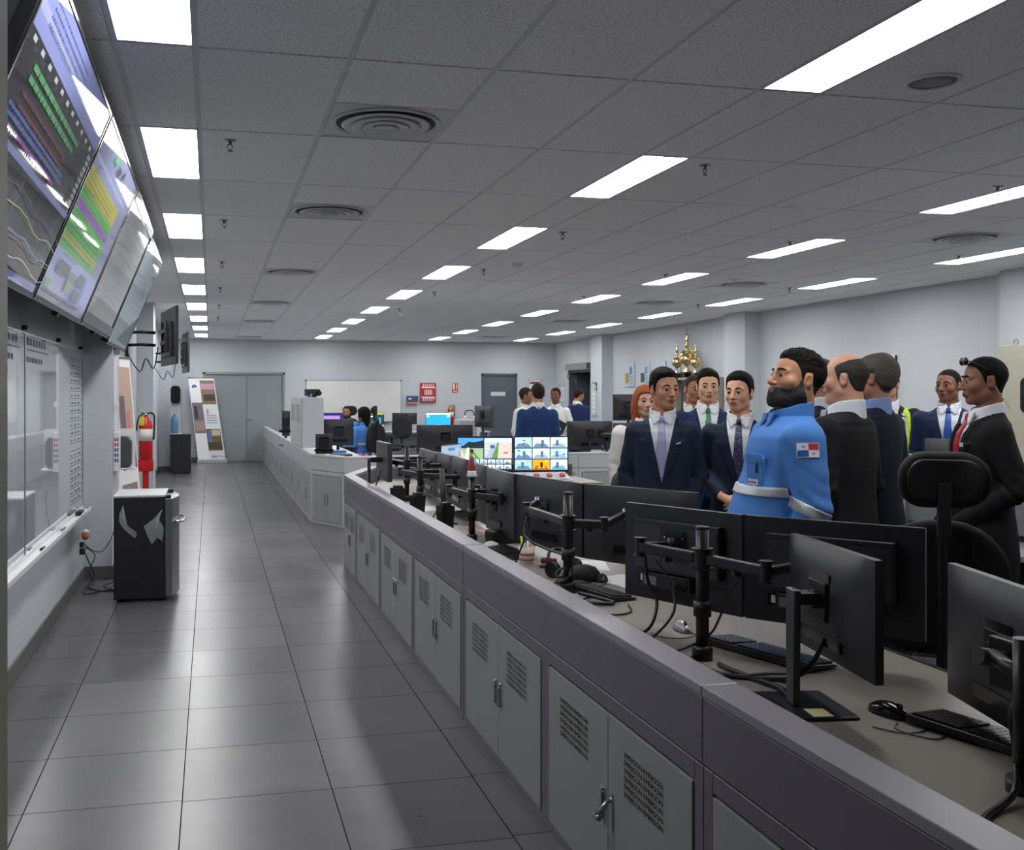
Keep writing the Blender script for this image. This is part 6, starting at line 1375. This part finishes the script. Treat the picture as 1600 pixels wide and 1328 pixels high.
        def tie(X, Y, Z):
            w_ = np.interp(Z, [1.05, 1.12, 1.43, 1.46], [.040, .040, .018, .015]); d = np.maximum(np.abs(loft(X, Y, Z, sh))-.006, np.maximum(np.abs(X)-w_, np.maximum(1.06-Z, Z-1.455))); d = np.maximum(d, Y)
            if outfit == 'suit': d = np.maximum(d, vcut(X, Y, Z, -.001))
            return smin(d, ell(X, Y, Z, (0, -.068-fat, 1.463), (.0185, .013, .022)), .006)
        add('tie', tie, (-.06, -.2-belly, 1.03), (.06, 0, 1.50), .006, tm)
    # trousers and shoes
    tm = clothmat('trousers_'+(trc or suitc), trc or suitc)
    if not sit:
        def leg(X, Y, Z):
            d = loft(X, Y, Z, [(.80, .175*bulk, .118*bulk, .01), (.95, .172*bulk, .116*bulk, .01), (1.02, .165*bulk, .11*bulk, .01)])
            for sx in (-1, 1): d = smin(d, smin(cap(X, Y, Z, (sx*.092, .01, .84), (sx*.105, 0, .48), .098*bulk, .072), cap(X, Y, Z, (sx*.105, 0, .48), (sx*.112, .015, .06), .070, .062), .03), .035)
            return smax(d, .045-Z, .01)
        add('trousers', leg, (-.26, -.2, .03), (.26, .2, 1.04), .017, tm)
        for sx in (-1, 1): add('shoe', lambda X, Y, Z: smax(smin(ell(X, Y, Z, (sx*.115, -.06, .03), (.046, .13, .045)), ell(X, Y, Z, (sx*.113, .03, .05), (.042, .05, .055)), .03), .002-Z, .004), (sx*.115-.07, -.22, 0), (sx*.115+.07, .12, .13), .011, BLACKG)
    else:
        def leg(X, Y, Z):
            d = loft(X, Y, Z, [(.84, .18, .14, .01), (.95, .172, .125, .01), (1.02, .165, .11, .01)])
            for sx in (-1, 1): d = smin(d, smin(cap(X, Y, Z, (sx*.09, .0, .93), (sx*.13, -.42, .95), .085, .066), cap(X, Y, Z, (sx*.13, -.42, .93), (sx*.13, -.40, .50), .062, .05), .03), .035)
            return smax(d, .46-Z, .01)
        add('trousers', leg, (-.26, -.56, .42), (.26, .2, 1.04), .02, tm)
        for sx in (-1, 1): add('shoe', lambda X, Y, Z: smax(ell(X, Y, Z, (sx*.13, -.45, .435), (.045, .12, .045)), .402-Z, .004), (sx*.13-.07, -.6, .40), (sx*.13+.07, -.3, .5), .012, BLACKG)
    if stripes:
        sm = mat('reflective_tape', 'b8bcc2', .35, .3)
        def st(X, Y, Z):
            tr_ = np.maximum(np.abs(jk2(X, Y, Z)-.002)-.005, np.abs(Z-1.15+.12*(Y+.1)*0)-.022); a_ = 9
            for A_ in (aL, aR): tr_ = np.maximum(tr_, -(np.minimum(cap(X, Y, Z, A_[0], A_[1], .082*bulk, .068*bulk), cap(X, Y, Z, A_[1], A_[2], .068*bulk, .064))))
            for A_ in (aL, aR):
                v = np.array(A_[2])-np.array(A_[1]); L = np.linalg.norm(v); v = v/L; e = np.array(A_[1]); al = (X-e[0])*v[0]+(Y-e[1])*v[1]+(Z-e[2])*v[2]
                s_ = cap(X, Y, Z, A_[1], A_[2], .085*bulk, .085); a_ = np.minimum(a_, np.maximum(np.maximum(np.abs(jk2(X, Y, Z)-.002)-.005, s_), np.abs(al-L*.06)-.024))
            return np.minimum(tr_, a_)
        add('reflective_stripe', st, lo, hi, .006, sm)
    if vest:
        vm = mat('hi_vis_yellow', 'c8e81a', .6); 
        def vs(X, Y, Z):
            d = loft(X, Y, Z, prof)-.012; d = smax(d, np.abs(X)-.165, .01); d = smax(d, Z-1.46, .01); d = smax(d, .80-Z, .01); return smax(d, -vcut(X, Y, Z, .035), .004)
        add('hi_vis_vest', vs, lo, hi, .010, vm)
        add('reflective_stripe', lambda X, Y, Z: np.maximum(np.maximum(np.abs(loft(X, Y, Z, prof)-.014)-.004, np.abs(np.abs(X)-.115)-.025), np.maximum(Z-1.43, np.maximum(.9-Z, -np.maximum(np.abs(X)-.166, -9)-.166))), lo, hi, .010, mat('reflective_tape', 'b8bcc2', .35, .3))
    if glasses == 'frames':
        g = MB()
        for sx in (-1, 1):
            pts = [(sx*.032+.021*math.cos(a), -.098, .001+.016*math.sin(a)) for a in [2*math.pi*k/18 for k in range(19)]]; g.tube(pts, .0017, 6); g.tube([(sx*.053, -.096, .006), (sx*.072, -.07, .006), (sx*.080, .01, .004)], .0017, 6)
        g.tube([(-.011, -.099, .004), (0, -.102, .006), (.011, -.099, .004)], .0015, 6)
        vb = xf(np.array(g.v), HM); g.v = [tuple(v) for v in vb]; g.build('glasses', BLACK, body)
    if glasses == 'sunglasses_up':
        g = MB()
        for sx in (-1, 1): g.ell((sx*.034, -.086, .100), (.033, .013, .021), 14, 8); g.tube([(sx*.062, -.076, .10), (sx*.088, -.03, .075), (sx*.090, .012, .03)], .0028, 6)
        g.tube([(-.01, -.09, .10), (.01, -.09, .10)], .003, 6); vb = xf(np.array(g.v), HM); g.v = [tuple(v) for v in vb]; g.build('sunglasses', BLACKG, body)
    if extra: extra(body, HM, prof)
    return body
from mathutils.bvhtree import BVHTree
def conform(name, body, target, P_, Nrm, U, V_, w, h, cells, mats, off=.003, n=14, m=10):
    """a small sewn patch that follows the cloth: cells(u,v)->material index"""
    me = [c for c in body.children if c.name.split('.')[0] == target][0].data
    bv = BVHTree.FromPolygons([v.co for v in me.vertices], [tuple(q.vertices) for q in me.polygons])
    P_, N_, U, V_ = Vector(P_), Vector(Nrm).normalized(), Vector(U).normalized(), Vector(V_).normalized(); g = MB(); pts = []
    for j in range(m+1):
        for i in range(n+1):
            o_ = P_+U*((i/n-.5)*w)+V_*((j/m-.5)*h)+N_*.15; hit = bv.ray_cast(o_, -N_, .4); pts.append(tuple((hit[0] if hit[0] else o_-N_*.15)+N_*off))
    for mi in range(len(mats)):
        g.m = mi; g.add(pts, [(j*(n+1)+i, j*(n+1)+i+1, (j+1)*(n+1)+i+1, (j+1)*(n+1)+i) for j in range(m) for i in range(n) if cells((i+.5)/n, (j+.5)/m) == mi])
    o = g.build(name, mats, body); s_ = o.modifiers.new('th', 'SOLIDIFY'); s_.thickness = .002; s_.offset = 0; return o, bv
def surf_pt(prof, x, z):
    zz = [p_[0] for p_ in prof]; W = np.interp(z, zz, [p_[1] for p_ in prof]); Dp = np.interp(z, zz, [p_[2] for p_ in prof]); yc = np.interp(z, zz, [p_[3] for p_ in prof]); e = 2.35
    return yc-Dp*(max(0, 1-abs(x/W)**e))**(1/e)
def badge(name, x, z, w, h, m_, off=.011, angle=0):
    def f(body, HM, prof):
        y = surf_pt(prof, x, z); b_ = MB(); b_.box(-w/2, w/2, -.0035, .0, -h/2, h/2); o = b_.build(name, m_, body); o.location = (x, y-off, z); y2 = surf_pt(prof, x+.01, z); o.rotation_euler = (0, angle, math.atan2(y2-y, .01))
    return f
def multi(*fs):
    def f(b, H, p_):
        for g in fs: g(b, H, p_)
    return f
# ================================================================ who stands where
CL = [(.20, .0, 1.385), (.262, .05, 1.13), (.075, -.205, 1.0)]; CR = [(-.20, .0, 1.385), (-.262, .05, 1.13), (-.075, -.205, 1.0)]
PK_L = [(.20, .0, 1.385), (.285, .06, 1.12), (.19, -.04, .92)]; PK_R = [(-.20, .0, 1.385), (-.285, .06, 1.12), (-.19, -.04, .92)]
gold = mat('pin_gold', 'd8b878', .3, .6); pinw = mat('pin_white', 'd8d8dc', .3)
person('man in navy suit and lavender tie with hands in his pockets', 1035, 577, 5.95, -118, 'c48c70', 'side', '17120f', 'suit', '202a3c', 'dfe2ea', 'a6a4cc', head_yaw=32, head_pitch=2, armL=PK_L, armR=PK_R, bulk=.94, aw=.80, handL='hide', handR='hide', extra=badge('lapel_pin', .10, 1.32, .03, .008, pinw, .018, -.3))
person('man in navy suit with dotted purple tie, hands clasped, beside the bearded man', 1156, 583, 6.0, -125, 'dba488', 'side', '100c0b', 'suit', '1c2539', 'e6e8ee', '2a2548', tiepat='8a84b8', head_yaw=-18, armL=CL, armR=CR, bulk=.94, aw=.88, handL=(.75, (-.8, -.25, -.45), (-.3, .9, -.2)), handR=(.75, (.8, -.3, -.45), (.3, .9, -.2)), extra=badge('lapel_pin', .085, 1.33, .026, .016, gold, .018))
person('man in blue suit with green tie, standing behind the two men in front', 1106, 578, 7.5, -116, 'd2a284', 'side', '18120f', 'suit', '1b2c50', 'e4e6ec', '3c8058', handL='hide', handR='hide', head_yaw=4, head_pitch=4, res=1.3)
person('bald man in dark suit half hidden behind the man with the green tie', 1083, 586, 8.6, -112, 'a8765a', 'buzz', '3a2c26', 'suit', '181d2a', 'dcdee4', head_yaw=20, head_pitch=4, res=1.5)
def flag(body, HM, prof):
    def cells(u, v):
        if u < .04 or u > .96 or v < .05 or v > .95: return 0
        for cu, cv, k in ((.27, .73, 2), (.73, .27, 1)):
            a = math.atan2((v-cv)*.7, u-cu); r_ = math.hypot(u-cu, (v-cv)*.7)
            if r_ < .055+.035*math.cos(5*(a-math.pi/2)): return k
        return 1 if (u > .5 and v > .5) else 2 if (u < .5 and v < .5) else 0
    conform('flag_patch', body, 'shirt', (.28, -.01, 1.335), (1, -.05, .15), (0, 1, 0), (0, 0, 1), .085, .062, cells, [mat('patch_white', 'e4e6ea', .7), mat('patch_red', 'c83848', .7), mat('patch_blue', '2456a8', .7)], .0035, 36, 26)
def pocket(body, HM, prof):
    for x, z in ((.105, 1.23),):
        y = surf_pt(prof, x, z); a = math.atan2(surf_pt(prof, x+.02, z)-surf_pt(prof, x-.02, z), .04)
        g = MB(); g.rslab(.115, .14, .012, -.006, .012, 0, 0); o = g.build('chest_pocket', clothmat('shirt_4f84cc', '4f84cc', .85), body, bevel=.003); o.location = (x, y-.008, z); o.rotation_euler.z = a
        g = MB(); g.rslab(.12, .045, .008, -.010, -.004, 0, .06); q = g.build('pocket_flap', clothmat('shirt_4f84cc', '4f84cc', .85), o, bevel=.003)
        g = MB(); g.cyl((.03, -.014, .0), (.03, -.014, .05), .004, 8); g.build('pen', BLACK, o)
        g = MB(); g.box(-.04, .035, -.011, -.007, -.055, -.03); g.build('name_patch', mat('patch_white', 'e4e6ea', .7), o)
        l = textmesh('aes Panamá', .014, 'name_lettering', mat('patch_blue', '2456a8', .7), o); l.rotation_euler.x = math.pi/2; l.location = (-.038, -.0118, -.047)
BL = [(.215, .0, 1.375), (.275, .02, 1.09), (.25, -.10, .85)]; BR = [(-.215, .0, 1.375), (-.275, .02, 1.09), (-.22, -.12, .86)]
person('big bearded man in light blue work shirt with reflective stripes and flag patch', 1228, 550, 4.5, 166, 'bc8666', 'curly', '1a1412', 'shirt', '4f84cc', trc='24407a', head_yaw=12, head_pitch=-10, aw=1.0, bulk=1.18, belly=.10, fat=.012, jaw=1.08, beard=.011, beardc='17100e', armL=BL, armR=BR, stripes=True, extra=multi(flag, pocket), hs=1.06)
person('grey-haired man in navy suit seen from behind between the bearded man and the balding man', 1274, 562, 6.15, 112, 'a87a62', 'short', '55504c', 'suit', '17202f', 'd8dae0', head_yaw=10, res=1.3)
person('balding man in black suit seen from behind, right of the bearded man', 1316, 553, 4.95, 118, 'cc9880', 'bald', '3c3836', 'suit', '1a1a1d', 'dfe2ea', head_yaw=14, bulk=1.06, fat=.006)
person('grey wavy-haired man in dark navy suit, behind the balding man', 1362, 556, 5.45, 112, 'a87460', 'wavy', '55504a', 'suit', '151a28', '7c96c8', head_yaw=14, res=1.15)
person('balding man with glasses, black jacket and yellow safety vest by the wall chart', 1388, 578, 8.2, -128, 'c08c78', 'bald', '4a3428', 'suit', '26272b', 'e4e4ea', '8c3040', head_yaw=-22, glasses='frames', vest=True, res=1.4)
person('man in blue suit with bright blue tie, behind the partition at the right', 1483, 577, 7.45, -134, '8a5c4a', 'buzz', '140f0d', 'suit', '1a2848', 'dfe2ea', '2450a8', head_yaw=-24, res=1.2, extra=badge('lapel_pin', .11, 1.35, .018, .018, gold, .018))
def coil(body, HM, prof):
    g = MB(); g.tube([tuple(HM @ Vector((.082+.005*math.cos(k*1.3), .03+.0022*k, -.03-.004*k+.004*math.sin(k*1.3)))) for k in range(28)], .0022, 6); g.build('earpiece_coil', mat('clear_coil', 'b8a890', .3), body)
person('security man in black suit and red tie with sunglasses on his head, at the right', 1535, 557, 4.95, 158, '855a48', 'buzz', '0f0c0b', 'suit', '131316', 'dfe2ea', 'b01c2c', head_yaw=-6, head_pitch=2, glasses='sunglasses_up', extra=multi(coil, badge('lapel_pin', .10, 1.33, .024, .02, pinw, .018), badge('round_pin', .08, 1.27, .022, .022, gold, .018)), armL=[(.20, 0, 1.385), (.265, .07, 1.12), (.06, -.19, .90)], armR=[(-.20, 0, 1.385), (-.27, .04, 1.12), (-.06, -.19, .90)], handL=(.6, (-.8, -.2, -.5), (-.3, .9, -.2)), handR=(.6, (.8, -.2, -.5), (.3, .9, -.2)))
person('woman with long orange hair and white blouse behind the man with the lavender tie', 1008, 603, 7.25, -112, 'c49684', 'long', '96502c', 'shirt', 'd8d4d0', trc='2a2a30', head_yaw=10, female=True, res=1.3)
person('man in royal navy suit seen from behind, by the camera-view screens', 840, 600, 12.0, 80, 'a87862', 'short', '2a1e18', 'suit', '1c3464', 'dfe2ea', res=1.7, bulk=1.02, head_yaw=4)
def folder(body, HM, prof):
    g = MB(Matrix.Translation((.05, -.23, 1.17)) @ Matrix.Rotation(.5, 4, 'Y')); g.box(-.15, .15, -.012, .012, -.10, .10); g.build('folder', BLACK, body, bevel=.004)
person('dark-haired woman in white shirt holding a black folder near the far door', 868, 606, 15.5, -118, '7c4c36', 'bun', '15100e', 'shirt', 'e0e0e0', trc='1c1c20', female=False, bulk=.9, armL=[(.19, 0, 1.385), (.28, .02, 1.15), (.08, -.24, 1.10)], armR=[(-.19, 0, 1.385), (-.27, .02, 1.13), (-.05, -.25, 1.05)], handL=(.8, (-.9, -.2, .1), (0, 1, 0)), handR=(.8, (.9, -.2, .2), (0, 1, 0)), extra=folder, res=1.8, head_yaw=-8)
person('person in yellow safety vest half hidden behind the man in royal navy', 823, 606, 14.5, -60, '8a5c48', 'short', '2a2220', 'shirt', 'd4dcd8', trc='2a3040', vest=True, res=1.9, head_yaw=40)
person('man in navy suit walking through the door in the far right corner', 903, 607, 17.6, 28, 'a8745c', 'short', '2c1c14', 'suit', '1a2c54', 'dfe2ea', head_yaw=-8, head_pitch=12, res=1.9)
# seated staff at the far console
a = atD(541, 640, 20.2)
person('seated smiling man in light blue work shirt facing the camera, at the far desks', 541, 640, 20.2, -100, 'a87050', 'buzz', '1a1310', 'shirt', '4f84cc', trc='20304c', sit=True, res=1.9, beard=.004, loc=(a.x, a.y), head_pitch=2)
a = atD(567, 638, 17.0)
person('seated woman in light blue shirt with big black hair, back to the camera', 567, 638, 17.0, 130, '6c4430', 'braids', '0e0b0b', 'shirt', '4f84cc', trc='18202c', sit=True, res=1.7, stripes=True, loc=(a.x, a.y), head_yaw=8, armL=[(.19, 0, 1.385), (.25, -.02, 1.12), (.18, -.24, 1.10)], armR=[(-.19, 0, 1.385), (-.25, -.02, 1.12), (-.15, -.25, 1.10)])
